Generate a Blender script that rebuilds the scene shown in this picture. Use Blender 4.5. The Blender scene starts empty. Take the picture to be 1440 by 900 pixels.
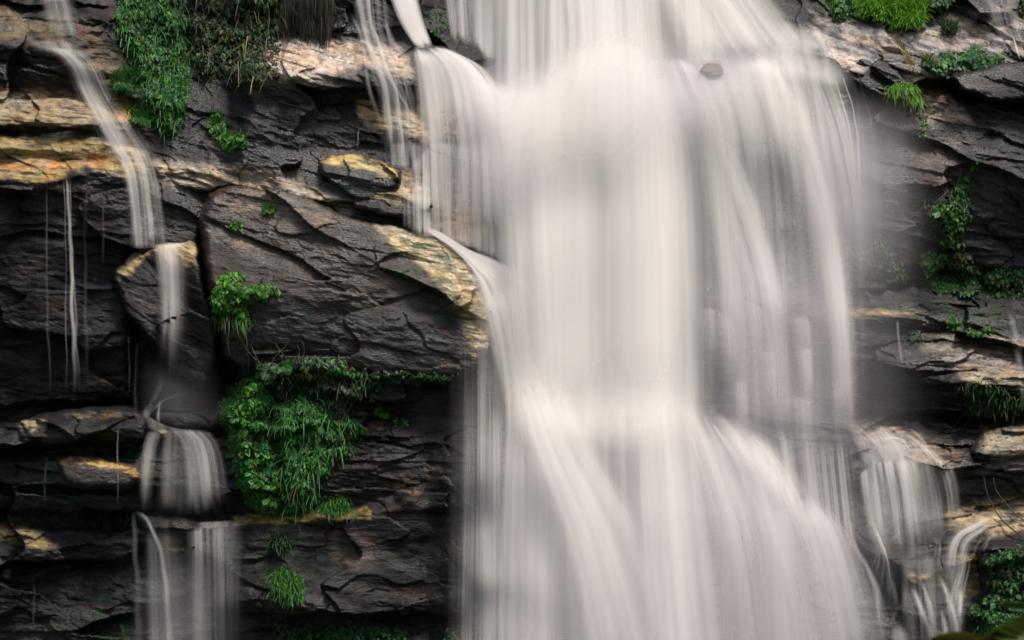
import bpy, math, random
import numpy as np

SC = bpy.context.scene
COL = SC.collection
R = math.radians
random.seed(7)
RNG = np.random.default_rng(7)

# ------------------------------------------------------------------ camera, sky, sun, exposure
S = 0.02            # metres per photo pixel on the reference plane
DIST = 60.0         # camera to the reference plane (y = 0)
cam_d = bpy.data.cameras.new('camera')
cam = bpy.data.objects.new('camera', cam_d)
COL.objects.link(cam)
cam.location = (0, -DIST, 0)
cam.rotation_euler = (R(90), 0, 0)
cam_d.sensor_width = 36.0
cam_d.lens = 36.0 * DIST / (1440 * S)
cam_d.clip_end = 3000
cam_d.dof.use_dof = True
cam_d.dof.focus_distance = 57.5
cam_d.dof.aperture_fstop = 3.2
SC.camera = cam

SUN_EL, SUN_AZ = 71.0, 122.0     # azimuth clockwise from +Y (into the cliff)
w = bpy.data.worlds.new('World')
SC.world = w
w.use_nodes = True
nt = w.node_tree
bg = nt.nodes['Background']
sky = nt.nodes.new('ShaderNodeTexSky')
sky.sky_type = 'NISHITA'
sky.sun_disc = False
sky.sun_elevation = R(SUN_EL)
sky.sun_rotation = R(SUN_AZ)
sky.air_density = 1.0
sky.dust_density = 5.0
sky.ozone_density = 0.6
hs = nt.nodes.new('ShaderNodeHueSaturation')     # hazy, nearly white sky
hs.inputs['Saturation'].default_value = 0.75
nt.links.new(sky.outputs[0], hs.inputs['Color'])
nt.links.new(hs.outputs[0], bg.inputs[0])
bg.inputs[1].default_value = 0.11

sun_d = bpy.data.lights.new('sun', 'SUN')
sun = bpy.data.objects.new('sun', sun_d)
COL.objects.link(sun)
sun_d.energy = 3.4
sun_d.angle = R(16)
sun_d.color = (1.0, 0.93, 0.85)
# lamp shines along its local -Z
az, el = R(SUN_AZ), R(SUN_EL)
sdir = np.array([math.sin(az) * math.cos(el), math.cos(az) * math.cos(el), math.sin(el)])
sun.rotation_euler = (math.atan2(math.hypot(sdir[0], sdir[1]), sdir[2]), 0, math.atan2(sdir[1], sdir[0]) + math.pi / 2)

SC.view_settings.view_transform = 'Standard'
SC.view_settings.look = 'None'
SC.view_settings.gamma = 1
SC.view_settings.use_curve_mapping = False
SC.view_settings.exposure = 0.4
SC.render.engine = 'CYCLES'
SC.cycles.transparent_max_bounces = 48
SC.cycles.max_bounces = 8
SC.cycles.diffuse_bounces = 4
SC.cycles.use_denoising = True

# ------------------------------------------------------------------ small maths kit
def sstep(a, b, x):
    t = np.clip((x - a) / (b - a), 0, 1)
    return t * t * (3 - 2 * t)

def hash2(ix, iy, seed):
    h = (ix.astype(np.int64) * 374761393 + iy.astype(np.int64) * 668265263 + seed * 974634777) & 0xFFFFFFFF
    h = ((h ^ (h >> 13)) * 1274126177) & 0xFFFFFFFF
    h = ((h ^ (h >> 16)) * 2246822519) & 0xFFFFFFFF
    h = h ^ (h >> 15)
    return (h & 0xFFFFFF) / float(0x1000000)

def pnoise(x, y, seed=0):
    xi, yi = np.floor(x), np.floor(y)
    fx, fy = x - xi, y - yi
    u = fx * fx * fx * (fx * (fx * 6 - 15) + 10)
    v = fy * fy * fy * (fy * (fy * 6 - 15) + 10)
    xi = xi.astype(np.int64); yi = yi.astype(np.int64)
    def g(ax, ay, dx, dy):
        a = hash2(xi + ax, yi + ay, seed) * (2 * math.pi)
        return np.cos(a) * dx + np.sin(a) * dy
    n00 = g(0, 0, fx, fy); n10 = g(1, 0, fx - 1, fy)
    n01 = g(0, 1, fx, fy - 1); n11 = g(1, 1, fx - 1, fy - 1)
    a = n00 + u * (n10 - n00); b = n01 + u * (n11 - n01)
    return (a + v * (b - a)) * 1.5

def fbm(x, y, octv=4, seed=0, gain=0.5):
    r = 0; a = 1.0; t = 0
    for i in range(octv):
        r = r + a * pnoise(x, y, seed + i * 31); t += a
        a *= gain; x = x * 2.03 + 11.3; y = y * 2.03 + 7.7
    return r / t

def voronoi(x, y, seed=0):
    xi, yi = np.floor(x), np.floor(y)
    f1 = np.full(x.shape, 9.0); f2 = np.full(x.shape, 9.0)
    dx1 = np.zeros(x.shape); dy1 = np.zeros(x.shape)
    cx1 = np.zeros(x.shape); cy1 = np.zeros(x.shape)
    for oy in (-1, 0, 1):
        for ox in (-1, 0, 1):
            cx, cy = xi + ox, yi + oy
            dx = cx + hash2(cx, cy, seed) - x
            dy = cy + hash2(cx, cy, seed + 5) - y
            d = np.sqrt(dx * dx + dy * dy)
            near = d < f1
            f2 = np.where(near, f1, np.minimum(f2, d))
            dx1 = np.where(near, dx, dx1); dy1 = np.where(near, dy, dy1)
            cx1 = np.where(near, cx, cx1); cy1 = np.where(near, cy, cy1)
            f1 = np.where(near, d, f1)
    return f1, f2, dx1, dy1, hash2(cx1, cy1, seed + 9), hash2(cx1, cy1, seed + 13), hash2(cx1, cy1, seed + 17)

def poly_sdf(poly, X, Y):
    """signed distance to a closed polygon, positive inside"""
    d = np.full(X.shape, 1e9); inside = np.zeros(X.shape, bool)
    n = len(poly)
    for i in range(n):
        ax, ay = poly[i]; bx, by = poly[(i + 1) % n]
        ex, ey = bx - ax, by - ay
        t = np.clip(((X - ax) * ex + (Y - ay) * ey) / (ex * ex + ey * ey + 1e-9), 0, 1)
        d = np.minimum(d, (X - ax - t * ex) ** 2 + (Y - ay - t * ey) ** 2)
        if ay != by:
            c = ((ay > Y) != (by > Y)) & (X < (bx - ax) * (Y - ay) / (by - ay) + ax)
            inside ^= c
    d = np.sqrt(d)
    return np.where(inside, d, -d)

def world(px, py, o):
    """photo pixel + how far it stands out of the reference plane (in pixels) -> metres"""
    d = DIST - o * S
    k = S * d / DIST
    return np.stack([(px - 720) * k, -o * S + 0 * px, (450 - py) * k], -1)

def smooth_poly(p, n=6):
    """closed Catmull-Rom through the outline points"""
    p = np.array(p, float); out = []
    m = len(p)
    for i in range(m):
        p0, p1, p2, p3 = p[i - 1], p[i], p[(i + 1) % m], p[(i + 2) % m]
        for k in range(n):
            t = k / n
            q = 0.5 * ((2 * p1) + (-p0 + p2) * t + (2 * p0 - 5 * p1 + 4 * p2 - p3) * t * t + (-p0 + 3 * p1 - 3 * p2 + p3) * t ** 3)
            out.append(tuple(p1 + (q - p1) * 0.6 + ((p1 + (p2 - p1) * t) - p1) * 0.4))
    return out

def set_props(o, label=None, cat=None, group=None, kind=None):
    if label: o['label'] = label
    if cat: o['category'] = cat
    if group: o['group'] = group
    if kind: o['kind'] = kind
    return o

def mesh_obj(name, V, F, mat, parent=None, smooth=True, attrs=None, uv=None):
    """V (n,3); F (m,3) or (m,4) integer array"""
    me = bpy.data.meshes.new(name)
    V = np.ascontiguousarray(V, np.float32); F = np.ascontiguousarray(F, np.int32)
    k = F.shape[1]
    me.vertices.add(len(V)); me.vertices.foreach_set('co', V.ravel())
    me.loops.add(F.size); me.loops.foreach_set('vertex_index', F.ravel())
    me.polygons.add(len(F))
    me.polygons.foreach_set('loop_start', np.arange(0, F.size, k, dtype=np.int32))
    me.polygons.foreach_set('use_smooth', np.full(len(F), smooth))
    me.update(calc_edges=True)
    for an, av in (attrs or {}).items():
        if av.ndim == 2:
            a = me.attributes.new(an, 'FLOAT_COLOR', 'POINT')
            c = np.ones((len(V), 4), np.float32); c[:, :3] = av
            a.data.foreach_set('color', c.ravel())
        else:
            a = me.attributes.new(an, 'FLOAT', 'POINT')
            a.data.foreach_set('value', np.ascontiguousarray(av, np.float32))
    if uv is not None:
        a = me.attributes.new('flow', 'FLOAT_VECTOR', 'POINT')
        u3 = np.zeros((len(V), 3), np.float32); u3[:, :2] = uv
        a.data.foreach_set('vector', u3.ravel())
    if mat: me.materials.append(mat)
    o = bpy.data.objects.new(name, me)
    COL.objects.link(o)
    if parent is not None: o.parent = parent
    return o

def grid_faces(ny, nx):
    i = np.arange(ny * nx).reshape(ny, nx)
    return np.stack([i[:-1, :-1], i[1:, :-1], i[1:, 1:], i[:-1, 1:]], -1).reshape(-1, 4)

# ------------------------------------------------------------------ materials
def new_mat(name):
    m = bpy.data.materials.new(name); m.use_nodes = True
    n = m.node_tree.nodes; n.clear()
    out = n.new('ShaderNodeOutputMaterial')
    return m, n, m.node_tree.links, out

def rock_material():
    m, n, l, out = new_mat('wet_rock')
    p = n.new('ShaderNodeBsdfPrincipled'); l.new(p.outputs[0], out.inputs[0])
    at = n.new('ShaderNodeAttribute'); at.attribute_name = 'tint'
    wet = n.new('ShaderNodeAttribute'); wet.attribute_name = 'gloss'
    tc = n.new('ShaderNodeTexCoord')
    n1 = n.new('ShaderNodeTexNoise'); n1.inputs['Scale'].default_value = 6.0; n1.inputs['Detail'].default_value = 9; n1.inputs['Roughness'].default_value = 0.68
    mp = n.new('ShaderNodeMapping'); mp.inputs['Scale'].default_value = (1, 1, 2.2)
    l.new(tc.outputs['Object'], mp.inputs[0]); l.new(mp.outputs[0], n1.inputs['Vector'])
    rmp = n.new('ShaderNodeMapRange'); rmp.inputs[1].default_value = 0.3; rmp.inputs[2].default_value = 0.7
    rmp.inputs[3].default_value = 0.55; rmp.inputs[4].default_value = 1.45
    l.new(n1.outputs[0], rmp.inputs[0])
    mul = n.new('ShaderNodeMix'); mul.data_type = 'RGBA'; mul.blend_type = 'MULTIPLY'; mul.inputs[0].default_value = 1
    l.new(at.outputs['Color'], mul.inputs[6]); l.new(rmp.outputs[0], mul.inputs[7])
    l.new(mul.outputs[2], p.inputs['Base Color'])
    # gloss: wet film with drier grain
    n2 = n.new('ShaderNodeTexNoise'); n2.inputs['Scale'].default_value = 14; n2.inputs['Detail'].default_value = 6
    l.new(tc.outputs['Object'], n2.inputs['Vector'])
    r2 = n.new('ShaderNodeMapRange'); r2.inputs[1].default_value = 0.3; r2.inputs[2].default_value = 0.7; r2.inputs[3].default_value = -0.10; r2.inputs[4].default_value = 0.14
    l.new(n2.outputs[0], r2.inputs[0])
    ro = n.new('ShaderNodeMath'); ro.operation = 'SUBTRACT'; ro.inputs[0].default_value = 0.50
    l.new(wet.outputs['Fac'], ro.inputs[1])
    ro2 = n.new('ShaderNodeMath'); ro2.operation = 'ADD'; ro2.use_clamp = True
    l.new(ro.outputs[0], ro2.inputs[0]); l.new(r2.outputs[0], ro2.inputs[1]); l.new(ro2.outputs[0], p.inputs['Roughness'])
    # grain
    n3 = n.new('ShaderNodeTexNoise'); n3.inputs['Scale'].default_value = 11; n3.inputs['Detail'].default_value = 10; n3.inputs['Roughness'].default_value = 0.62
    l.new(mp.outputs[0], n3.inputs['Vector'])
    b = n.new('ShaderNodeBump'); b.inputs['Strength'].default_value = 0.5; b.inputs['Distance'].default_value = 0.10
    l.new(n3.outputs[0], b.inputs['Height']); l.new(b.outputs[0], p.inputs['Normal'])
    sp = n.new('ShaderNodeMath'); sp.operation = 'MULTIPLY_ADD'; sp.inputs[1].default_value = 1.5; sp.inputs[2].default_value = 0.03
    l.new(wet.outputs['Fac'], sp.inputs[0]); l.new(sp.outputs[0], p.inputs['Specular IOR Level'])
    return m

ROCK = rock_material()

# ------------------------------------------------------------------ cliff relief
def loft(lines, X, Y):
    """stack of (x, y, out) polylines, top to bottom -> outward offset at X, Y"""
    ys = []; os = []
    for ln in lines:
        a = np.array(ln, float)
        if a.ndim == 1: a = a[None]
        if a.shape[1] == 2: a = np.c_[np.zeros(len(a)), a]
        ys.append(np.interp(X, a[:, 0], a[:, 1])); os.append(np.interp(X, a[:, 0], a[:, 2]))
    ys = np.array(ys); os = np.array(os)
    for i in range(1, len(ys)): ys[i] = np.maximum(ys[i], ys[i - 1] + 0.5)
    r = np.where(Y <= ys[0], os[0], os[-1])
    for i in range(len(ys) - 1):
        m = (Y > ys[i]) & (Y <= ys[i + 1])
        r = np.where(m, os[i] + (os[i + 1] - os[i]) * (Y - ys[i]) / (ys[i + 1] - ys[i]), r)
    return r

TOP = [(0, -900, -900), (0, -200, -150)]
BOT = [(0, 1060, 250), (0, 1250, 300)]
ZONE_FAR_LEFT = TOP[:1] + TOP[1:] + [
    (0, 0, -40), (0, 22, 0),
    [(0, 57, 38), (60, 60, 38), (120, 92, 40)], [(0, 63, 44), (60, 66, 44), (120, 98, 46)],
    [(0, 84, 40), (120, 106, 44)], [(0, 88, 33), (120, 110, 38)], [(0, 92, 41), (120, 114, 44)],
    [(0, 128, 40), (90, 132, 42), (150, 150, 46)], [(0, 152, 62), (140, 160, 66)],
    [(0, 173, 88), (130, 176, 84), (200, 190, 84)], [(0, 178, 70), (130, 180, 74), (200, 196, 84)], [(0, 190, 66), (130, 191, 74), (200, 200, 86)],
    [(0, 194, 82), (130, 194, 84), (200, 205, 88)], [(0, 210, 94), (150, 208, 94)], [(0, 217, 84), (60, 222, 88), (150, 224, 96)], [(0, 226, 92), (150, 228, 99)],
    [(0, 250, 122), (60, 258, 124), (140, 238, 116), (180, 250, 112)], [(0, 258, 120), (60, 265, 122), (140, 246, 114), (180, 258, 112)],
    (0, 400, 118), (0, 470, 124), (0, 540, 118), [(0, 566, 110), (190, 560, 110)], [(0, 574, 84), (190, 568, 84)], [(0, 590, 82), (60, 586, 84), (130, 576, 86), (200, 572, 90)],
    [(0, 602, 120), (50, 594, 150), (150, 581, 150), (205, 584, 140)], [(0, 610, 128), (50, 602, 158), (150, 590, 158), (205, 592, 148)],
    (0, 626, 156), (0, 631, 140), (0, 638, 142), [(0, 646, 150), (90, 640, 166), (190, 652, 168)], [(0, 652, 158), (90, 648, 176), (190, 664, 176)],
    [(0, 680, 156), (100, 682, 172), (190, 682, 172)], (0, 687, 146), (0, 694, 150), (0, 698, 164), (0, 716, 160), [(0, 722, 140), (190, 724, 120)], [(0, 736, 140), (190, 744, 118)],
    [(0, 745, 160), (190, 750, 152)], [(0, 772, 186), (190, 768, 172)], (0, 900, 190)] + BOT
ZONE_STREAM = TOP + [
    (0, 0, -70), (0, 60, -30), (0, 100, -6), [(150, 160, 40), (300, 150, 20)], [(150, 222, 78), (230, 226, 84), (340, 215, 60)], [(150, 232, 92), (230, 236, 92), (340, 240, 76)],
    (0, 345, 92), (0, 480, 96), (0, 540, 84), (0, 560, 78), [(200, 588, 98), (300, 592, 98)], [(200, 604, 140), (300, 606, 134)], [(200, 612, 150), (300, 614, 144)],
    (0, 722, 146), [(190, 730, 166), (340, 732, 164)], [(190, 740, 180), (340, 740, 178)], (0, 800, 178), (0, 900, 186)] + BOT
ZONE_MID = TOP[:1] + [(0, -200, -70),
    (0, 0, -26), [(340, 66, -10), (460, 66, -6), (600, 50, -20)], [(340, 74, 2), (460, 70, 6), (600, 58, -6)],
    [(340, 104, 48), (450, 96, 50), (520, 92, 44), (600, 100, 36)], [(340, 112, 54), (450, 104, 56), (600, 112, 44)], [(340, 150, 56), (600, 140, 44)],
    [(340, 160, 62), (480, 150, 54), (600, 160, 58)], [(340, 190, 72), (480, 186, 58), (600, 196, 72)], [(340, 210, 76), (480, 206, 54), (600, 214, 72)],
    [(340, 236, 90), (480, 222, 62), (600, 232, 84)], [(340, 262, 96), (600, 262, 96)], (0, 290, 106), (0, 400, 120), (0, 505, 140), (0, 530, 146), (0, 545, 143), (0, 560, 145), [(300, 588, 146), (600, 592, 146)],
    [(300, 596, 152), (600, 600, 152)], (0, 660, 156), [(340, 722, 162), (500, 712, 162), (560, 694, 160), (600, 670, 158), (640, 640, 152)],
    [(340, 731, 176), (500, 722, 176), (560, 706, 172), (600, 684, 166), (640, 660, 150)], [(340, 738, 184), (500, 729, 184), (560, 714, 180), (600, 692, 172), (640, 680, 160)],
    (0, 780, 186), (0, 845, 204), (0, 862, 204), (0, 868, 188), (0, 900, 194)] + BOT
ZONE_FALL = TOP + [
    (0, 0, -70), [(600, 52, -50), (900, 56, -40), (1000, 60, -50), (1190, 10, -50)], [(600, 78, -8), (700, 112, 20), (860, 60, 6), (930, 84, 6), (1060, 84, 6), (1190, 50, -16)],
    [(600, 110, 30), (700, 132, 48), (860, 110, 46), (930, 100, 30), (1060, 98, 24), (1190, 84, 16)],
    (0, 200, 62), (0, 310, 84), [(600, 330, 104), (700, 352, 118), (760, 345, 92), (1190, 345, 84)], [(600, 370, 124), (700, 390, 134), (760, 385, 100), (1190, 395, 84)],
    [(600, 470, 134), (760, 470, 106), (960, 440, 100), (1000, 415, 104), (1190, 408, 90)], [(600, 500, 136), (760, 500, 110), (960, 470, 120), (1000, 442, 134), (1190, 425, 112)],
    [(600, 556, 140), (760, 556, 120), (960, 552, 140), (1190, 540, 130)], [(600, 600, 144), (760, 596, 176), (900, 580, 190), (1000, 606, 190), (1100, 650, 190), (1190, 620, 160)],
    [(600, 660, 152), (760, 660, 236), (900, 650, 246), (1000, 690, 246), (1100, 726, 246), (1190, 660, 200)],
    [(600, 900, 196), (760, 900, 340), (1000, 900, 380), (1190, 900, 330)]] + [(0, 1060, 430), (0, 1250, 480)]
ZONE_RIGHT = TOP + [
    (0, -20, -90), [(1190, 10, -60), (1440, 2, -60)], [(1190, 34, -34), (1300, 40, -34), (1440, 60, -14)], [(1190, 48, -20), (1300, 52, -16), (1440, 80, 6)],
    [(1190, 72, 2), (1280, 62, 0), (1440, 88, 20)], [(1190, 78, 4), (1280, 84, 6), (1440, 120, 22)], [(1190, 96, 30), (1250, 122, 26), (1320, 120, 20), (1440, 130, 30)],
    [(1190, 104, 36), (1250, 136, 44), (1320, 150, 52), (1440, 140, 46)], [(1190, 150, 44), (1440, 170, 48)], [(1190, 165, 50), (1300, 180, 60), (1440, 196, 58)],
    (0, 236, 64), (0, 262, 70), (0, 372, 70), (0, 384, 60), (0, 396, 60), [(1190, 404, 84), (1440, 424, 88)], [(1190, 412, 92), (1440, 436, 98)],
    [(1190, 432, 98), (1440, 452, 104)], [(1190, 438, 110), (1440, 462, 112)], [(1190, 462, 112), (1440, 480, 122)], [(1190, 500, 118), (1290, 500, 128), (1440, 516, 148)],
    [(1190, 534, 120), (1290, 530, 150), (1440, 548, 172)], [(1190, 542, 118), (1290, 540, 146), (1440, 556, 166)], [(1190, 566, 108), (1290, 570, 118), (1440, 572, 138)],
    [(1190, 580, 112), (1440, 588, 136)], [(1190, 592, 140), (1440, 598, 158)], [(1190, 622, 166), (1340, 622, 166), (1440, 622, 168)], [(1190, 640, 204), (1340, 644, 196), (1440, 650, 200)], [(1190, 652, 212), (1340, 654, 206), (1440, 662, 206)],
    [(1190, 712, 212), (1340, 714, 190), (1440, 700, 186)], [(1190, 726, 222), (1340, 724, 206), (1440, 716, 200)], [(1190, 800, 240), (1340, 762, 240), (1440, 756, 246)], (0, 830, 262), (0, 850, 290), (0, 900, 300)] + BOT
ZONES = [(ZONE_FAR_LEFT, -9999, 190), (ZONE_STREAM, 190, 330), (ZONE_MID, 330, 600), (ZONE_FALL, 600, 1190), (ZONE_RIGHT, 1190, 9999)]

# dip of the beds (dy/dx in the photo) here and there
DIPS = [(60, 100, .04, 120), (60, 230, .06, 120), (60, 420, .10, 150), (80, 640, .02, 150), (80, 850, .02, 150), (300, 200, .26, 120), (450, 150, .28, 130), (420, 380, .16, 130), (560, 420, .34, 100),
        (500, 620, -.05, 130), (480, 820, .05, 130), (800, 400, .0, 250), (1250, 90, .34, 110), (1400, 150, .30, 120), (1250, 280, .10, 100), (1400, 300, .25, 110), (1300, 430, .08, 110), (1400, 520, .12, 110), (1300, 640, .08, 100), (1420, 640, -.2, 70), (1400, 800, -.05, 120)]

def dip_field(X, Y):
    num = np.zeros(X.shape); den = np.full(X.shape, 1e-4)
    for x, y, d, s in DIPS:
        g = np.exp(-((X - x) ** 2 + (Y - y) ** 2) / (2 * s * s)); num += g * d; den += g
    return num / den

def strata_coord(X, Y):
    D = dip_field(X, Y)
    dx = np.gradient(X, axis=1)
    return Y - np.cumsum(D * dx, axis=1) + 0.0

# where the rock is smooth (water-worn) or rough:  x, y, radius x, radius y, amount
SMOOTH = [(80, 430, 130, 150, .35), (235, 450, 60, 80, .4), (520, 800, 120, 60, .3), (1250, 300, 90, 100, .75), (1220, 200, 60, 60, .6), (640, 620, 50, 60, .7), (520, 735, 90, 40, .6), (620, 760, 60, 60, .4), (280, 640, 60, 70, .45), (280, 800, 80, 100, .35), (900, 420, 250, 500, .8)]
ROUGH = [(1430, 740, 60, 30, .3), (430, 640, 120, 70, .5), (1400, 60, 120, 80, .6), (1400, 620, 70, 60, .9), (130, 650, 120, 60, .4), (380, 90, 60, 40, .9), (1380, 500, 90, 50, .4)]

def amp_field(X, Y):
    a = np.ones(X.shape)
    for x, y, rx, ry, k in SMOOTH: a *= 1 - k * np.exp(-(((X - x) / rx) ** 2 + ((Y - y) / ry) ** 2))
    for x, y, rx, ry, k in ROUGH: a *= 1 + k * np.exp(-(((X - x) / rx) ** 2 + ((Y - y) / ry) ** 2))
    return a

def rock_detail(X, Y, q, amp, seed=0, k_strata=1.0, k_facet=1.0):
    """bedding steps, fracture facets, cracks and grain, in pixels"""
    wq = 7 * fbm(X / 140, Y / 120, 3, seed + 1) + 1.5 * pnoise(X / 26, Y / 20, seed + 2)
    o = np.zeros(X.shape)
    for sx, sy, a, ta, crack, sd in ((210, 95, 8, 40, 1.1, 20), (92, 42, 1.5, 8, 0.45, 21), (30, 12, 0.5, 2.2, 0.4, 22), (10, 5, 0.1, 0.7, 0.0, 23)):
        jx = X / sx + 0.22 * pnoise(X / sx * 1.7, q / sy * 1.7, seed + sd + 3)
        jy = (q + wq) / sy + 0.22 * pnoise(X / sx * 1.7, q / sy * 1.7, seed + sd + 4)
        f1, f2, dx, dy, r1, r2, r3 = voronoi(jx, jy, seed + sd)
        o += k_facet * (a * (r1 - 0.5) * 2 + ta * (r2 - 0.5) * 2 * dx + ta * (r3 - 0.35) * 1.6 * -dy)
        if crack: o -= k_facet * crack * np.exp(-((f2 - f1) / 0.045) ** 2) * sstep(0.35, 0.7, r1)
    for per, a, lat, sd in ((44, 2.6, 190, 3), (15, 0.8, 90, 4), (5.5, 0.28, 46, 6)):
        k = np.floor((q + wq) / per); f = (q + wq) / per - k
        off = pnoise(X / lat + k * 3.7, k * 17.31 + 0.5, seed + sd)
        gate = sstep(-0.15, 0.35, pnoise(X / (lat * 1.6), q / (per * 3.1), seed + sd + 60))
        o += a * k_strata * (2.0 * off + 0.8 * (f - 0.5)) * (0.3 + 0.7 * gate)
        # open bedding joints, thin and sharp
        g2 = sstep(0.05, 0.4, pnoise(X / (lat * .8) + k * 9.1, k * 5.3 + .5, seed + sd + 80))
        o -= 0.5 * a * k_strata * np.exp(-(np.minimum(f, 1 - f) * per / 1.8) ** 2) * g2
    rid = 1 - 2 * np.abs(pnoise(X / 38, q / 15, seed + 50)); o += 1.0 * rid
    rid = 1 - 2 * np.abs(pnoise(X / 15 + 3, q / 6.5, seed + 51)); o += .4 * rid
    o += .75 * fbm(X / 14, q / 8, 4, seed + 40, 0.62)
    o += .8 * fbm(X / 34, q / 5.5, 3, seed + 53, .55)        # fine slanted grain
    o += 4 * fbm(X / 110, q / 70, 2, seed + 41)
    return o * amp

def cliff_relief(X, Y):
    wx = X + 10 * fbm(X / 70, Y / 70, 3, 101)
    wy = Y + 7 * fbm(X / 60, Y / 60, 3, 102) + 2.0 * pnoise(X / 13, Y / 13, 103)
    xb = X + 24 * fbm(X / 90, Y / 60, 3, 104)
    o = np.zeros(X.shape); ws = np.zeros(X.shape)
    for lines, a, b in ZONES:
        wgt = sstep(a - 22, a + 22, xb) * (1 - sstep(b - 22, b + 22, xb))
        if not (wgt > 0).any(): continue
        o += wgt * loft(lines, wx, wy); ws += wgt
    o /= np.maximum(ws, 1e-6)
    o += 16 * fbm(X / 260, Y / 200, 3, 105)
    return o

# ------------------------------------------------------------------ stains that belong to the rock
GREY = np.array([.0135, .0124, .0142])
STAINS = [  # outline, colour, soft edge, coverage, noise size x / y
    ([(-300, 128), (60, 128), (140, 140), (185, 170), (120, 178), (-300, 176)], (.25, .19, .115), 7, 1.1, 40, 12),
    ([(-300, 192), (130, 194), (200, 214), (215, 250), (180, 248), (120, 236), (60, 258), (0, 250), (-300, 250)], (.26, .19, .08), 5, 1.1, 50, 12),
    ([(-10, 225), (60, 228), (150, 214), (150, 230), (60, 246), (0, 240)], (.42, .15, .05), 8, .75, 30, 9),
    ([(-300, 8), (30, 12), (120, 30), (170, 80), (190, 130), (150, 120), (110, 80), (40, 58), (-300, 56)], (.11, .085, .045), 10, .9, 40, 16),
    ([(105, 25), (125, 45), (150, 95), (140, 98), (118, 60)], (.13, .035, .012), 5, .8, 20, 14),
    ([(150, 135), (190, 138), (196, 160), (172, 180), (160, 165)], (.30, .18, .07), 5, .95, 20, 10),
    ([(370, 62), (470, 58), (560, 70), (575, 100), (510, 92), (440, 112), (380, 112)], (.42, .33, .26), 9, 1.1, 40, 14),
    ([(490, 75), (580, 80), (582, 105), (556, 112), (545, 100), (500, 92)], (.36, .26, .17), 6, 1.0, 30, 10),
    ([(500, 140), (580, 160), (600, 172), (600, 196), (560, 186), (505, 166)], (.38, .27, .15), 6, 1.05, 30, 10),
    ([(520, 236), (600, 246), (600, 285), (560, 278), (500, 262)], (.36, .26, .13), 7, .9, 30, 9),
    ([(215, 228), (330, 235), (420, 256), (500, 296), (480, 305), (400, 275), (300, 262), (240, 262)], (.36, .28, .21), 9, 1.0, 36, 14),
    ([(560, 255), (660, 250), (690, 330), (650, 350), (600, 318)], (.32, .24, .16), 10, .9, 30, 12),
    ([(590, 130), (680, 150), (690, 190), (600, 195)], (.36, .28, .19), 12, .9, 30, 12),
    ([(1140, 20), (1260, 44), (1330, 30), (1440, 0), (1700, 30), (1700, 110), (1440, 84), (1380, 80), (1330, 120), (1270, 100), (1190, 90), (1140, 80)], (.37, .31, .27), 12, .8, 36, 12),
    ([(1170, 68), (1225, 92), (1210, 100), (1150, 88)], (.46, .38, .33), 5, 1.1, 30, 8),
    ([(1260, 90), (1300, 110), (1345, 150), (1370, 172), (1340, 168), (1290, 140), (1230, 92)], (.44, .34, .27), 8, 1.0, 30, 12),
    ([(1240, 150), (1300, 160), (1380, 168), (1300, 172)], (.30, .23, .18), 7, .9, 26, 8),
    ([(1280, 216), (1345, 190), (1350, 260), (1295, 262)], (.085, .06, .048), 10, 1.0, 30, 20),
    ([(1250, 106), (1330, 120), (1340, 150), (1280, 150)], (.10, .062, .05), 8, 1.0, 30, 20),
    ([(1190, 434), (1280, 436), (1300, 442), (1190, 444)], (.30, .21, .12), 4, .95, 26, 8),
    ([(1290, 478), (1380, 470), (1450, 478), (1700, 490), (1700, 545), (1440, 540), (1360, 536), (1300, 500)], (.24, .19, .155), 9, .85, 40, 14),
    ([(1330, 510), (1400, 520), (1440, 528), (1440, 545), (1360, 538)], (.32, .24, .15), 6, .8, 26, 9),
    ([(1380, 600), (1440, 590), (1700, 590), (1700, 650), (1440, 640), (1390, 640)], (.27, .21, .14), 8, .9, 30, 16),
    ([(1200, 600), (1290, 612), (1360, 640), (1340, 660), (1230, 640)], (.20, .15, .10), 10, .85, 30, 10),
    ([(1330, 712), (1440, 700), (1700, 700), (1700, 750), (1380, 748), (1335, 742)], (.32, .24, .15), 8, .95, 30, 10),
    ([(1230, 596), (1270, 600), (1270, 606), (1235, 604)], (.32, .20, .12), 4, 1.0, 20, 8),
    ([(1275, 808), (1330, 808), (1330, 824), (1280, 824)], (.38, .25, .10), 5, .95, 16, 8),
    ([(1330, 770), (1385, 770), (1380, 840), (1340, 840)], (.24, .18, .08), 6, .8, 26, 10),
    ([(-300, 738), (40, 740), (80, 768), (60, 775), (20, 760), (-300, 762)], (.30, .23, .12), 6, .9, 22, 9),
    ([(30, 592), (60, 596), (56, 606), (30, 604)], (.30, .24, .15), 4, .9, 16, 8),
    ([(85, 645), (190, 655), (195, 668), (100, 656)], (.34, .21, .09), 5, .9, 22, 7),
    ([(60, 630), (130, 628), (130, 640), (60, 640)], (.16, .12, .08), 5, .9, 22, 7),
    ([(200, 604), (250, 604), (250, 616), (205, 618)], (.24, .17, .09), 5, .95, 18, 7),
    ([(330, 728), (420, 722), (520, 716), (520, 726), (420, 734), (330, 738)], (.26, .19, .05), 4, .95, 26, 6),
    ([(540, 680), (600, 650), (615, 640), (612, 680), (575, 700)], (.28, .19, .12), 8, .6, 18, 10),
    ([(220, 765), (260, 770), (258, 776), (222, 774)], (.28, .22, .08), 3, .8, 16, 6),
    ([(460, 745), (530, 750), (520, 800), (470, 790)], (.09, .065, .055), 9, .9, 24, 18),
    ([(430, 592), (540, 596), (540, 606), (440, 604)], (.20, .13, .07), 5, .8, 22, 7)]
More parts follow.
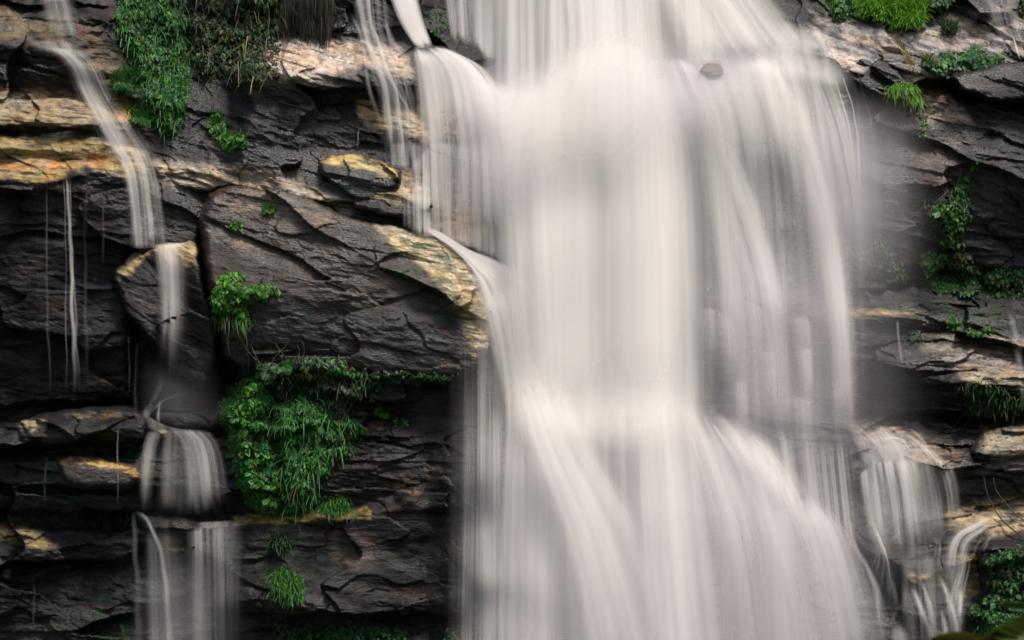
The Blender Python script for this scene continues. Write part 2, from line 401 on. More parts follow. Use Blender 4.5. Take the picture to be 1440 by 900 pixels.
MOSS = [(130, 640, 120, 60, .8), (110, 730, 90, 20, .9), (160, 870, 90, 50, .5), (480, 250, 40, 22, .6), (1360, 470, 60, 20, .6), (1370, 440, 60, 14, .7), (400, 780, 60, 40, .4), (330, 110, 50, 20, .5), (1410, 690, 40, 40, .6),
        (1240, 440, 60, 14, .4), (480, 780, 160, 14, .3), (240, 100, 60, 60, .6), (20, 90, 40, 10, .6)]

def stain_colour(X, Y, q, seed=0, base=GREY, stains=STAINS, moss=MOSS):
    n1 = fbm(X / 60, q / 34, 5, seed + 200, 0.55); n2 = fbm(X / 18, q / 10, 4, seed + 210, 0.6)
    c = base[None] * (1 + 0.55 * n1[..., None] + 0.45 * n2[..., None])
    br = sstep(0.05, 0.5, fbm(X / 90, q / 40, 4, seed + 220)) * 0.7
    c = c * (1 - br[..., None]) + np.array([.036, .026, .022]) * (1 + 0.5 * n2[..., None]) * br[..., None]
    lich = sstep(0.34, 0.55, fbm(X / 14, q / 7, 3, seed + 230, 0.6)) * sstep(0.0, 0.3, fbm(X / 110, Y / 90, 2, seed + 231)) * 0.5
    c = c * (1 - lich[..., None]) + np.array([.12, .10, .085]) * lich[..., None]
    for poly, col, soft, cov, sx, sy in stains:
        a = np.array(poly)
        sel = (X > a[:, 0].min() - 40) & (X < a[:, 0].max() + 40) & (Y > a[:, 1].min() - 40) & (Y < a[:, 1].max() + 40)
        if not sel.any(): continue
        x, y, qq = X[sel], Y[sel], q[sel]
        d = poly_sdf(poly, x, y) + 9 * fbm(x / 22, qq / 12, 3, seed + 240)
        n = fbm(x / sx, qq / sy, 4, seed + 250, 0.6)
        m = sstep(-soft, soft, d) * sstep(-0.45, 0.15, n + (cov - 1) * 1.2 + 0.12)
        m = np.clip(m, 0, 1) * min(cov, 1)
        v = 1 + 0.8 * fbm(x / 16, qq / 5, 3, seed + 260)
        m = m * (1 - .85 * sstep(.12, .34, fbm(x / 70, qq / 6, 4, seed + 262, .6)))      # dark seams
        hue = fbm(x / 40, qq / 16, 3, seed + 264)[:, None]
        cc = np.array(col)[None] * v[:, None] * (1 + hue * np.array([.25, -.05, -.45]))
        c[sel] = c[sel] * (1 - m[:, None]) + cc * m[:, None]
    for x, y, rx, ry, k in moss:
        g = k * np.exp(-(((X - x) / rx) ** 2 + ((Y - y) / ry) ** 2)) * sstep(-0.05, 0.35, fbm(X / 22, q / 10, 4, seed + 270, 0.6) + 0.08)
        c = c * (1 - g[..., None]) + np.array([.020, .058, .024]) * g[..., None]
    return np.clip(c, 0.006, 0.8)

def gloss_field(X, Y, q, seed=0):
    g = 0.13 + 0.28 * fbm(X / 60, q / 26, 4, seed + 300, 0.6)
    for x, y, rx, ry, k in ((1300, 80, 170, 90, .18), (440, 90, 120, 50, .24), (360, 260, 190, 70, .20), (480, 360, 120, 60, .14), (1390, 500, 90, 40, .18), (1340, 230, 90, 60, .10), (1400, 630, 70, 50, .14), (60, 420, 150, 170, -.10), (100, 830, 200, 90, -.08), (500, 800, 160, 80, -.06)):
        g += k * np.exp(-(((X - x) / rx) ** 2 + ((Y - y) / ry) ** 2))
    return np.clip(g, 0.0, 0.42)

FX = np.arange(-230, 1671, 1.6); FY = np.arange(-150, 1011, 1.6)
xs = np.r_[np.linspace(-1900, -260, 40), FX, np.linspace(1700, 3340, 40)]
ys = np.r_[np.linspace(-900, -170, 24), FY, np.linspace(1030, 1250, 10)]
GX, GY = np.meshgrid(xs, ys)
GQ = strata_coord(GX, GY)
relief = cliff_relief(GX, GY)
CLIFF_O = relief + rock_detail(GX, GY, GQ, amp_field(GX, GY), 0)
# hollow behind the creepers at the top left, and the dark gully left of the big boulder
for x, y, rx, ry, k in ((235, 60, 75, 60, -46), (380, 20, 80, 45, -40), (292, 420, 14, 110, -26), (320, 545, 30, 40, -18), (220, 555, 40, 24, -26)):
    CLIFF_O += k * np.exp(-(((GX - x) / rx) ** 2 + ((GY - y) / ry) ** 2))

cliff = mesh_obj('cliff', world(GX, GY, CLIFF_O).reshape(-1, 3), grid_faces(*GX.shape), ROCK,
                 attrs={'tint': stain_colour(GX, GY, GQ).reshape(-1, 3), 'gloss': gloss_field(GX, GY, GQ).ravel()})
set_props(cliff, kind='structure')

# ------------------------------------------------------------------ boulders standing proud of the cliff
SURF = CLIFF_O.copy()       # foremost rock, for laying water and plants on it

def boulder(poly, prof, gx, seed, label, r=5, amp=1.0, base=GREY, stains=(), moss=(), smooth_n=1, strata=1.0, dip=None, gloss=0.0, name='boulder', facet=1.0):
    global SURF
    P = smooth_poly(poly, smooth_n); a = np.array(P)
    x0, x1, y0, y1 = a[:, 0].min() - 22, a[:, 0].max() + 22, a[:, 1].min() - 22, a[:, 1].max() + 22
    ix = np.where((xs > x0) & (xs < x1))[0]; iy = np.where((ys > y0) & (ys < y1))[0]
    sl = (slice(iy[0], iy[-1] + 1), slice(ix[0], ix[-1] + 1))
    X, Y = GX[sl], GY[sl]
    q = GQ[sl] if dip is None else Y - dip * X
    d = poly_sdf(P, X, Y) + 5.0 * fbm(X / 34, Y / 34, 4, seed + 70, 0.6)
    pr = np.array(prof, float)
    o = np.interp(Y - gx[1] * (X - a[:, 0].mean()), pr[:, 0], pr[:, 1]) + gx[0] * (X - a[:, 0].mean())
    o = o + rock_detail(X, Y, q, amp, seed, strata, facet)
    di = np.clip(d, 0, r)
    o = o - (r - np.sqrt(np.maximum(r * r - (r - di) ** 2, 0))) - 6.5 * np.clip(-d, 0, 30)
    keep = d > -17
    n = np.arange(X.size).reshape(X.shape)
    F = grid_faces(*X.shape)
    kf = keep.ravel()[F].all(1); F = F[kf]
    used = np.unique(F); rm = np.full(X.size, -1); rm[used] = np.arange(len(used))
    V = world(X, Y, o).reshape(-1, 3)[used]
    col = stain_colour(X, Y, q, seed, base, stains, moss).reshape(-1, 3)[used]
    gl = np.clip(gloss_field(X, Y, q, seed) + gloss, 0, .45).ravel()[used]
    ob = mesh_obj(name, V, rm[F], ROCK, attrs={'tint': col, 'gloss': gl})
    set_props(ob, label, 'rock', 'rocks bedded in the cliff')
    SURF[sl] = np.where(keep, np.maximum(SURF[sl], o), SURF[sl])
    return ob

BROWN = np.array([.034, .025, .021])
boulder([(284, 312), (296, 276), (330, 263), (395, 268), (450, 288), (505, 312), (560, 320), (612, 333), (645, 356), (672, 392), (690, 440), (690, 490), (668, 522), (615, 532), (560, 524), (500, 533), (455, 514), (400, 516), (345, 520), (318, 500), (304, 440), (292, 370)],
        [(255, 104), (300, 124), (360, 146), (430, 166), (490, 168), (520, 160), (545, 150)], (.03, .18), 500,
        'huge brown slab boulder left of the main fall with a tan right shoulder', r=9, amp=.8, base=BROWN, strata=.8, facet=.7, dip=.17, smooth_n=1,
        stains=[([(530, 318), (612, 330), (650, 356), (680, 400), (690, 470), (668, 500), (655, 460), (620, 400), (590, 370), (560, 350)], (.46, .36, .22), 8, 1.2, 30, 14),
                ([(285, 320), (330, 330), (375, 352), (340, 352), (290, 330)], (.24, .19, .15), 6, .8, 30, 8),
                ([(300, 270), (400, 275), (480, 310), (440, 320), (330, 300)], (.20, .14, .10), 10, .85, 40, 9),
                ([(500, 350), (540, 370), (560, 410), (600, 430), (540, 410)], (.20, .15, .12), 8, .7, 30, 10),
                ([(300, 400), (640, 440), (660, 540), (300, 540)], (.034, .034, .037), 26, 1.1, 60, 30)],
        moss=[(590, 338, 44, 14, 1.0), (640, 400, 24, 44, .8), (575, 385, 26, 14, .8), (625, 435, 16, 26, .8), (600, 360, 50, 20, .6)])
boulder([(157, 395), (165, 378), (188, 356), (212, 346), (240, 343), (266, 338), (276, 350), (284, 395), (300, 450), (304, 500), (288, 546), (262, 540), (232, 508), (204, 468), (176, 436)],
        [(330, 100), (352, 128), (368, 136), (440, 150), (560, 156)], (.10, 0), 520,
        'dark wedge shaped boulder under the thin stream with a tan crest', r=9, amp=.65, strata=.6, dip=.5,
        stains=[([(160, 385), (188, 352), (240, 340), (280, 335), (276, 372), (240, 368), (215, 352), (190, 376), (170, 392)], (.36, .26, .13), 4, 1.0, 24, 10)])
boulder([(214, 566), (232, 556), (268, 545), (300, 545), (322, 560), (332, 592), (300, 604), (250, 602), (220, 592)],
        [(540, 112), (566, 140), (600, 160)], (.0, 0), 540, 'low rounded dark boulder below the wedge, wetted on its left side', r=14, amp=.5, strata=.5)
boulder([(448, 228), (468, 220), (500, 218), (530, 228), (562, 240), (560, 262), (530, 282), (500, 284), (474, 262), (452, 248)],
        [(214, 84), (234, 104), (250, 116), (300, 118)], (.05, .2), 560, 'small overhanging rock with a yellowish top beside the upper cascade', r=7, amp=.7,
        stains=[([(450, 228), (470, 218), (500, 216), (562, 238), (556, 250), (510, 238), (470, 230)], (.40, .29, .11), 4, 1.05, 24, 8)], moss=[(480, 262, 30, 12, .7)])
boulder([(484, 262), (510, 254), (560, 258), (602, 266), (606, 290), (580, 306), (540, 304), (500, 292)],
        [(250, 102), (272, 124), (310, 128)], (.03, .05), 570, 'layered tan rock tucked under the small overhanging one', r=7, amp=.8, strata=1.3,
        stains=[([(484, 262), (510, 252), (604, 264), (604, 288), (520, 280)], (.34, .25, .13), 5, .95, 26, 7)])
boulder([(84, 652), (100, 642), (130, 642), (160, 650), (190, 660), (196, 672), (180, 682), (140, 684), (104, 682), (90, 670)],
        [(636, 164), (650, 186), (660, 200), (690, 200)], (.04, .12), 580, 'blocky rock with an orange top edge in the stack of ledges', r=6, amp=.5, base=np.array([.045, .041, .039]), strata=.5,
        stains=[([(88, 648), (130, 644), (190, 658), (196, 672), (160, 660), (100, 652)], (.42, .24, .08), 3, .9, 20, 7)])
boulder([(34, 598), (60, 586), (110, 580), (160, 575), (192, 578), (206, 592), (200, 612), (170, 622), (120, 622), (70, 626), (40, 616)],
        [(570, 140), (590, 166), (606, 178), (640, 176)], (.02, -.1), 590, 'flat dark ledge block topping the stack of ledges', r=8, amp=.8,
        stains=[([(32, 592), (64, 590), (64, 606), (34, 606)], (.32, .25, .15), 4, .9, 16, 8), ([(90, 584), (170, 576), (170, 584), (100, 592)], (.16, .12, .06), 4, .8, 22, 7)], moss=[(160, 610, 30, 10, .8)])
boulder([(1182, 100), (1210, 84), (1236, 82), (1262, 100), (1282, 122), (1276, 140), (1240, 136), (1206, 120)],
        [(76, 26), (100, 46), (150, 62)], (.0, .28), 600, 'dark tilted slab below the pale ledge at the edge of the fall', r=8, amp=.7, dip=.4)
boulder([(1234, 74), (1262, 76), (1284, 82), (1326, 84), (1330, 108), (1308, 112), (1262, 98), (1240, 88)],
        [(64, 4), (80, 24), (120, 34)], (.0, .1), 610, 'square reddish block under the grass tuft ledge', r=6, amp=.6, base=np.array([.085, .062, .055]))
boulder([(1342, 108), (1372, 98), (1410, 88), (1470, 84), (1520, 100), (1520, 150), (1440, 140), (1392, 140), (1352, 124)],
        [(80, 16), (104, 50), (170, 66)], (.0, .05), 620, 'broad dark boulder below the shrubs of the upper ledge', r=10, amp=.9)
boulder([(1376, 778), (1386, 760), (1410, 748), (1450, 744), (1500, 760), (1520, 840), (1500, 930), (1400, 930), (1384, 860)],
        [(740, 240), (770, 300), (930, 330)], (.0, 0), 630, 'dark rounded boulder overgrown with leaves beside the lower cascade', r=20, amp=.7)
boulder([(1366, 632), (1384, 610), (1420, 600), (1480, 596), (1480, 660), (1430, 664), (1384, 660)],
        [(590, 168), (630, 214), (680, 224)], (.0, -.15), 640, 'tan and grey jagged rock above the twigs', r=6, amp=1.1, base=np.array([.045, .038, .034]),
        stains=[([(1380, 606), (1440, 596), (1480, 596), (1480, 650), (1420, 640), (1390, 650)], (.28, .22, .14), 6, .9, 26, 12)])
# ------------------------------------------------------------------ water: thin films and veils running over the rock
def blur_axis(a, s, axis):
    r = int(3 * s) + 1
    k = np.exp(-0.5 * (np.arange(-r, r + 1) / s) ** 2); k /= k.sum()
    pad = [(0, 0)] * a.ndim; pad[axis] = (r, r)
    p = np.pad(a, pad, mode='edge')
    return np.apply_along_axis(lambda v: np.convolve(v, k, mode='valid'), axis, p)

EX = np.arange(-230, 1671, 8.0); EY = np.arange(-150, 1011, 8.0)

def bilinear(A, gx, gy, x, y):
    fx = np.clip((x - gx[0]) / (gx[1] - gx[0]), 0, len(gx) - 1.001); fy = np.clip((y - gy[0]) / (gy[1] - gy[0]), 0, len(gy) - 1.001)
    i = fx.astype(int); j = fy.astype(int); u = fx - i; v = fy - j
    return (A[j, i] * (1 - u) + A[j, i + 1] * u) * (1 - v) + (A[j + 1, i] * (1 - u) + A[j + 1, i + 1] * u) * v

FINE = SURF[np.ix_((ys >= FY[0]) & (ys <= FY[-1] + .01), (xs >= FX[0]) & (xs <= FX[-1] + .01))]
def surf_at(x, y):
    return bilinear(FINE, FX, FY, np.asarray(x, float), np.asarray(y, float))

ex, ey = np.meshgrid(EX, EY)
ENV = np.full(ex.shape, -1e9)
for ddx in (-3, 0, 3):
    for ddy in (-3, 0, 3):
        ENV = np.maximum(ENV, surf_at(ex + ddx, ey + ddy))
ENV = blur_axis(blur_axis(ENV, 1.1, 0), 1.1, 1)
ENV_SOFT = blur_axis(blur_axis(ENV, 3.0, 0), 4.0, 1)
ENV_CORE = np.maximum(blur_axis(blur_axis(ENV, 5.0, 0), 9.0, 1) + 10, ENV_SOFT)
ENV_CORE = np.maximum(blur_axis(blur_axis(ENV_CORE, 3.0, 0), 4.0, 1), blur_axis(blur_axis(np.maximum(ENV_CORE, ENV), 1.5, 0), 1.5, 1))
ENV_CORE = blur_axis(blur_axis(ENV_CORE, 1.5, 0), 1.5, 1)

def resample(p, n):
    """smooth curve through the points, n samples evenly spaced"""
    p = np.array(p, float)
    if len(p) > 2:
        q = np.vstack([2 * p[0] - p[1], p, 2 * p[-1] - p[-2]]); out = []
        for i in range(1, len(q) - 2):
            t = np.linspace(0, 1, 16, endpoint=False)[:, None]
            p0, p1, p2, p3 = q[i - 1], q[i], q[i + 1], q[i + 2]
            out.append(0.5 * (2 * p1 + (p2 - p0) * t + (2 * p0 - 5 * p1 + 4 * p2 - p3) * t * t + (3 * p1 - p0 - 3 * p2 + p3) * t ** 3))
        p = np.vstack(out + [p[-1:]])
    d = np.r_[0, np.cumsum(np.hypot(*np.diff(p, axis=0).T))]
    s = np.linspace(0, d[-1], n)
    return np.stack([np.interp(s, d, p[:, 0]), np.interp(s, d, p[:, 1])], -1), d[-1]

class Water:
    def __init__(self, k=1, wisp=1):
        self.k = k; self.wisp = wisp
        self.V = []; self.F = []; self.D = []; self.K = []; self.UV = []; self.n = 0; self.i = 0
    def sheet(self, guides, du, dv=(1,), off=7, streak=1.0, feather=(.25, .25), fin=.06, fout=.15, soft=False, fall=True, clump=.5, env=None):
        self.i += 1; sd = self.i
        L = max(np.hypot(*np.diff(np.array(g, float), axis=0).T).sum() for g in guides)
        nv = int(max(8, L / 6)) + 1
        rs = [resample(g, nv)[0] for g in guides]
        W = max(np.hypot(*(rs[i + 1] - rs[i]).T).max() for i in range(len(rs) - 1)) * (len(rs) - 1)
        nu = int(np.clip(W / 4, 7, 130)) + 1
        G = np.stack(rs)                                            # guides x nv x 2
        gp = np.linspace(0, 1, len(guides)); u = np.linspace(0, 1, nu)
        if len(guides) > 2:      # Catmull-Rom across
            Ge = np.concatenate([2 * G[:1] - G[1:2], G, 2 * G[-1:] - G[-2:-1]])
            t = u * (len(guides) - 1); i = np.minimum(t.astype(int), len(guides) - 2); t = (t - i)[:, None, None]
            p0, p1, p2, p3 = Ge[i], Ge[i + 1], Ge[i + 2], Ge[i + 3]
            P = 0.5 * (2 * p1 + (p2 - p0) * t + (2 * p0 - 5 * p1 + 4 * p2 - p3) * t * t + (3 * p1 - p0 - 3 * p2 + p3) * t ** 3)
        else:
            P = G[0][None] * (1 - u)[:, None, None] + G[1][None] * u[:, None, None]
        P = P.transpose(1, 0, 2)                                    # nv x nu x 2
        X, Y = P[..., 0], P[..., 1]
        E = ENV_CORE if soft else ENV
        o = bilinear(E, EX, EY, X, Y) + off
        if fall and not soft:
            o = np.maximum.accumulate(o, axis=0)
            o = np.minimum(o, bilinear(ENV_SOFT, EX, EY, X, Y) + off + 46)
            o = np.maximum(o, bilinear(ENV, EX, EY, X, Y) + min(off, 4))
        if not soft:
            o = blur_axis(blur_axis(o, 2.0, 0), 1.5, 1)
            o = np.maximum(o, surf_at(X, Y) + 2.0)
            o = np.maximum(blur_axis(blur_axis(o, 1.0, 0), 1.0, 1), surf_at(X, Y) + 1.0)
        v = np.linspace(0, 1, nv)
        dU = np.interp(u, np.linspace(0, 1, len(du)), du); dV = np.interp(v, np.linspace(0, 1, len(dv)), dv)
        fe = np.ones(nu)
        if feather[0] > 0: fe *= sstep(0, feather[0], u)
        if feather[1] > 0: fe *= sstep(0, feather[1], 1 - u)
        uu, vv = np.meshgrid(u * W, v * L)
        # ragged ends: every strand starts and stops a little sooner or later
        jag = 0.5 + (0.12 if soft else 0.5) * pnoise(uu / (40 if soft else 9), uu * 0 + sd * 3.3, sd)
        vf = np.meshgrid(u, v)[1]
        ends = np.ones_like(vf)
        if fin > 0: ends *= sstep(0, fin, vf - 0.3 * fin * jag)
        if fout > 0: ends *= sstep(0, fout, (1 - vf) - 0.6 * fout * jag)
        cl = 1 + clump * (1.2 * pnoise(uu / 34 + sd * 5.1, vv / 900, sd + 3) + 0.9 * pnoise(uu / 13, vv / 500 + sd, sd + 4))
        dens = self.k * dU[None] * dV[:, None] * fe[None] * ends * np.clip(cl, 0.05, 3)
        self.V.append(world(X, Y, o).reshape(-1, 3)); self.F.append(grid_faces(nv, nu) + self.n); self.n += nv * nu
        self.D.append(dens.ravel()); self.K.append(np.full(nv * nu, streak * self.wisp))
        self.UV.append(np.stack([uu + sd * 731.7, vv + sd * 57], -1).reshape(-1, 2))
    def strand(self, pts, w, d, **k):
        """narrow thread: widths at the start and the end"""
        p, L = resample(pts, 24); t = np.gradient(p, axis=0); t /= np.hypot(*t.T)[:, None] + 1e-9
        nrm = np.stack([t[:, 1], -t[:, 0]], -1); ww = np.linspace(w[0], w[1], 24)[:, None] / 2
        k.setdefault('feather', (.5, .5)); k.setdefault('clump', .3)
        r = np.random.default_rng(self.i + 77)
        s = np.arange(24) * L / 23
        wob = pnoise(s / 38 + self.i * 2.7, s * 0 + .5, self.i)[:, None] * min(2.2, 1 + w[1] * .12)
        p = p + nrm * wob
        nb = max(4, int(L / 40))
        self.sheet([p - nrm * ww, p + nrm * ww], (d,), r.uniform(.35, 1.35, nb), **k)
    def build(self, name, mat, **props):
        o = mesh_obj(name, np.concatenate(self.V), np.concatenate(self.F), mat,
                     attrs={'dens': np.concatenate(self.D), 'streak': np.concatenate(self.K)}, uv=np.concatenate(self.UV))
        return set_props(o, **props)

def water_material(name='white_water', c=(.93, .90, .88, 1)):
    m, n, l, out = new_mat(name)
    fl = n.new('ShaderNodeAttribute'); fl.attribute_name = 'flow'
    de = n.new('ShaderNodeAttribute'); de.attribute_name = 'dens'
    sk = n.new('ShaderNodeAttribute'); sk.attribute_name = 'streak'
    def math_(op, a, b=None, clamp=False):
        x = n.new('ShaderNodeMath'); x.operation = op; x.use_clamp = clamp
        for i, v in enumerate((a, b)):
            if v is None: continue
            if isinstance(v, (int, float)): x.inputs[i].default_value = v
            else: l.new(v, x.inputs[i])
        return x.outputs[0]
    tot = None
    for fu, fv, amp in ((1 / 5.0, 1 / 420, .75), (1 / 14.0, 1 / 700, 1.5), (1 / 40.0, 1 / 900, 1.5)):
        mp = n.new('ShaderNodeMapping'); mp.inputs['Scale'].default_value = (fu, fv, 1)
        l.new(fl.outputs['Vector'], mp.inputs[0])
        nz = n.new('ShaderNodeTexNoise'); nz.noise_dimensions = '2D'; nz.inputs['Scale'].default_value = 1; nz.inputs['Detail'].default_value = 2; nz.inputs['Roughness'].default_value = .5
        l.new(mp.outputs[0], nz.inputs['Vector'])
        t = math_('MULTIPLY', math_('SUBTRACT', nz.outputs[0], 0.5), amp * 2)
        if tot is None: t = math_('MULTIPLY', t, math_('MINIMUM', sk.outputs['Fac'], 1.3))      # fine lines only where the veil is thin
        tot = t if tot is None else math_('ADD', tot, t)
    f = math_('MAXIMUM', math_('ADD', math_('MULTIPLY', tot, math_('MULTIPLY', sk.outputs['Fac'], .62)), 1.0), 0.03)
    ex = math_('POWER', math.e, math_('MULTIPLY', math_('MULTIPLY', de.outputs['Fac'], f), -1.0))
    al = math_('SUBTRACT', 1.0, ex, True)
    df = n.new('ShaderNodeBsdfDiffuse'); df.inputs[0].default_value = c
    tl = n.new('ShaderNodeBsdfTranslucent'); tl.inputs[0].default_value = c
    mx = n.new('ShaderNodeMixShader'); mx.inputs[0].default_value = 0.5
    l.new(df.outputs[0], mx.inputs[1]); l.new(tl.outputs[0], mx.inputs[2])
    # drops scatter light whatever way the film faces: lean the normal up and out
    ge = n.new('ShaderNodeNewGeometry')
    v1 = n.new('ShaderNodeVectorMath'); v1.operation = 'SCALE'; v1.inputs['Scale'].default_value = .45; l.new(ge.outputs['Normal'], v1.inputs[0])
    v2 = n.new('ShaderNodeVectorMath'); v2.operation = 'ADD'; v2.inputs[1].default_value = (0, -.55, .75); l.new(v1.outputs[0], v2.inputs[0])
    v3 = n.new('ShaderNodeVectorMath'); v3.operation = 'NORMALIZE'; l.new(v2.outputs[0], v3.inputs[0])
    l.new(v3.outputs[0], df.inputs['Normal']); l.new(v3.outputs[0], tl.inputs['Normal'])
    tr = n.new('ShaderNodeBsdfTransparent')
    mo = n.new('ShaderNodeMixShader'); l.new(al, mo.inputs[0]); l.new(tr.outputs[0], mo.inputs[1]); l.new(mx.outputs[0], mo.inputs[2])
    l.new(mo.outputs[0], out.inputs[0])
    return m
WATER = water_material()
SPRAY = water_material('spray', (.86, .815, .86, 1))

# --- the main fall
f = Water()
# far layer, upper curtain
f.sheet([[(672, -60), (674, 90), (670, 230)], [(760, -60), (760, 100), (758, 250)], [(836, -60), (832, 100), (834, 230)]], (.9, 1.1, 1.5), off=6, streak=.8, fout=.4, soft=True)
f.sheet([[(612, -60), (634, 62)], [(645, -60), (652, 66)], [(700, -60), (700, 100)]], (.35, .8, .9), off=7, streak=1.3, fout=.12)
f.sheet([[(780, -60), (790, 60), (770, 160)], [(850, -60), (858, 40), (850, 180)], [(930, -60), (940, 60), (965, 160)]], (1.6, 3, 1.6), off=16, streak=.5, fout=.3, soft=True)
f.sheet([[(895, -60), (945, 60), (960, 112)], [(950, -60), (1000, 40), (1035, 100)], [(1005, -60), (1062, 30), (1110, 96)], [(1055, -60), (1120, 10), (1190, 100)]], (1.5, 1.2, 1.4, .4), off=8, streak=.9, feather=(.25, .35), fout=.25, soft=True)
f.sheet([[(900, -60), (960, 60), (985, 120)], [(1000, -60), (1060, 30), (1110, 96)]], (.8, .8), off=16, streak=.3, soft=True, fout=.3)
# round hump on the right lip
f.sheet([[(1090, 26), (1056, 60), (1040, 104)], [(1108, 20), (1100, 55), (1096, 106)], [(1126, 22), (1150, 55), (1160, 106)], [(1140, 28), (1180, 60), (1206, 112)]], (.5, 1.0, .8, .3), off=12, streak=.4, fin=.5, fout=.4, feather=(.45, .4))
f.sheet([[(1040, 60), (1030, 130)], [(1120, 60), (1130, 130)], [(1200, 84), (1212, 140)]], (1.0, 1.1, .2), off=10, streak=.5, fin=.4, fout=.4, soft=True)
# thick yellowish jet and the fan it makes on the left
f.sheet([[(532, -60), (556, 20), (588, 74)], [(576, -60), (594, 20), (612, 72)]], (3.0, 3.0), off=14, streak=.35, feather=(.35, .3), fout=.12, clump=.2)
f.sheet([[(578, 66), (580, 110), (584, 200), (588, 318)], [(592, 64), (618, 96), (634, 180), (640, 330)], [(606, 64), (655, 92), (684, 160), (694, 350)], [(620, 64), (690, 104), (720, 190), (734, 370)]], (.6, .55, .9, 1.6), (1.5, 1, .7, .55), off=4, streak=1.35, feather=(.2, .1), fin=.05, soft=True)
f.sheet([[(580, 68), (586, 130), (590, 220)], [(604, 64), (640, 110), (650, 220)], [(630, 62), (690, 116), (712, 240)]], (.6, .9, 1.2), (1.5, 1, .4), off=16, streak=.5, feather=(.35, .3), fin=.12, fout=.4, soft=True)
f.sheet([[(640, 84), (650, 140)], [(680, 98), (690, 200)], [(730, 112), (728, 240)], [(790, 100), (780, 260)]], (.4, 1.2, 1.8, 2.0), off=18, streak=.35, fin=.3, fout=.5, soft=True)
f.sheet([[(570, 240), (574, 330)], [(610, 200), (612, 338)], [(660, 200), (662, 356)], [(720, 200), (722, 380)]], (.5, .45, .45, .8), off=9, streak=1.5, fout=.08)
# water sliding along the top of the big boulder and over its shoulder
f.sheet([[(588, 312), (620, 326), (660, 350), (700, 366), (750, 400), (780, 500), (800, 640)], [(590, 318), (630, 342), (668, 370), (700, 400), (726, 470), (740, 560), (752, 660)], [(596, 324), (636, 350), (664, 384), (676, 430), (690, 500), (706, 570), (712, 660)]], (1.4, 1.5, .8), (.8, 1.5, 1.6, 1.2, 1.0, .9), off=9, streak=.6, feather=(.15, .3), fout=.25)
f.sheet([[(622, 336), (654, 400), (664, 480), (658, 640)], [(650, 344), (690, 410), (704, 500), (706, 660)], [(690, 360), (726, 430), (744, 520), (752, 680)]], (.25, .55, .6), (1.2, 1, .9, .6), off=8, streak=.9, feather=(.5, .25), fin=.2, fout=.3)
# the core column
core = [[(684, 74), (676, 200), (690, 400), (716, 680)], [(750, 60), (748, 300), (770, 680)], [(855, -10), (850, 200), (860, 680)], [(915, 20), (935, 150), (946, 350), (952, 680)], [(975, 40), (1010, 170), (1022, 350), (1026, 680)]]
f.sheet(core, (.9, 2.0, 1.8, 2.6, .0), (1.5, 1.3, .9, .8, .9), off=18, streak=.3, feather=(.25, .3), fin=.25, soft=True, clump=.3)
f.sheet([[(690, 90), (690, 300), (726, 640)], [(770, 76), (775, 300), (790, 640)], [(850, 10), (852, 300), (850, 640)], [(905, 30), (920, 300), (930, 640)], [(970, 60), (990, 300), (1000, 640)]], (.8, 1.5, .7, 1.5, .0), (1.3, 1.2, .8, .7), off=40, streak=.2, clump=.2, feather=(.25, .32), fin=.3, soft=True, fout=.25)
f.sheet([[(660, 96), (650, 260)], [(730, 80), (728, 320)], [(860, 20), (860, 330)], [(960, 60), (980, 300)]], (.2, .9, 1.0, .1), (1, 1, .3), off=62, streak=.12, clump=.15, feather=(.4, .4), fin=.4, soft=True, fout=.5)
# left skirt of the fall
f.sheet([[(672, 400), (688, 540), (684, 700), (676, 930)], [(698, 396), (722, 560), (720, 700), (716, 930)], [(735, 390), (770, 560), (782, 700), (790, 930)]], (.12, .75, 1.1), (1, 1, .8, .7), off=16, streak=.6, feather=(.5, .15), fout=0, soft=True)
f.sheet([[(622, 440), (622, 700), (620, 930)], [(656, 440), (654, 700), (650, 930)], [(690, 440), (690, 700), (690, 930)], [(724, 540), (734, 930)]], (.03, .2, .5, .4), off=9, streak=1.1, feather=(.5, .2), fin=.3, fout=0)
f.strand([(646, 686), (658, 707), (676, 714), (702, 705), (724, 682)], (3, 4), .3, off=22, streak=.3, fall=False, fin=.3, fout=.3)
f.sheet([[(656, 704), (654, 930)], [(690, 712), (690, 930)], [(726, 690), (730, 930)]], (.12, .3, .2), off=20, streak=1.0, feather=(.4, .4), fin=.05, fout=.2)
# lower apron: a ridge of water swinging right, the core running on, a thinner fill behind
f.sheet([[(690, 540), (688, 930)], [(840, 520), (850, 930)], [(990, 540), (1016, 930)]], (.75, .8, .6), (1.1, .75, .3), off=24, streak=.6, fin=.3, fout=0, soft=True)
f.sheet([[(690, 470), (728, 620), (768, 760), (796, 930)], [(728, 460), (786, 620), (850, 760), (896, 930)], [(770, 470), (852, 640), (926, 770), (986, 930)]], (.2, 1.3, .2), (.8, 1.2, .9, .65, .45), off=54, streak=.3, fin=.35, fout=0, soft=True, clump=.35)
f.sheet([[(876, 480), (888, 700), (904, 930)], [(926, 480), (944, 700), (966, 930)], [(985, 500), (1012, 700), (1046, 930)]], (.3, 1.4, .0), (.5, 1.05, .7), off=64, streak=.25, fin=.35, fout=0, soft=True, clump=.35)
f.sheet([[(730, 540), (720, 660)], [(860, 520), (866, 690)], [(985, 540), (1010, 680)]], (.3, .45, .2), (.6, 1, .3), off=74, streak=.1, fin=.4, fout=.5, feather=(.4, .4), soft=True, clump=.2)
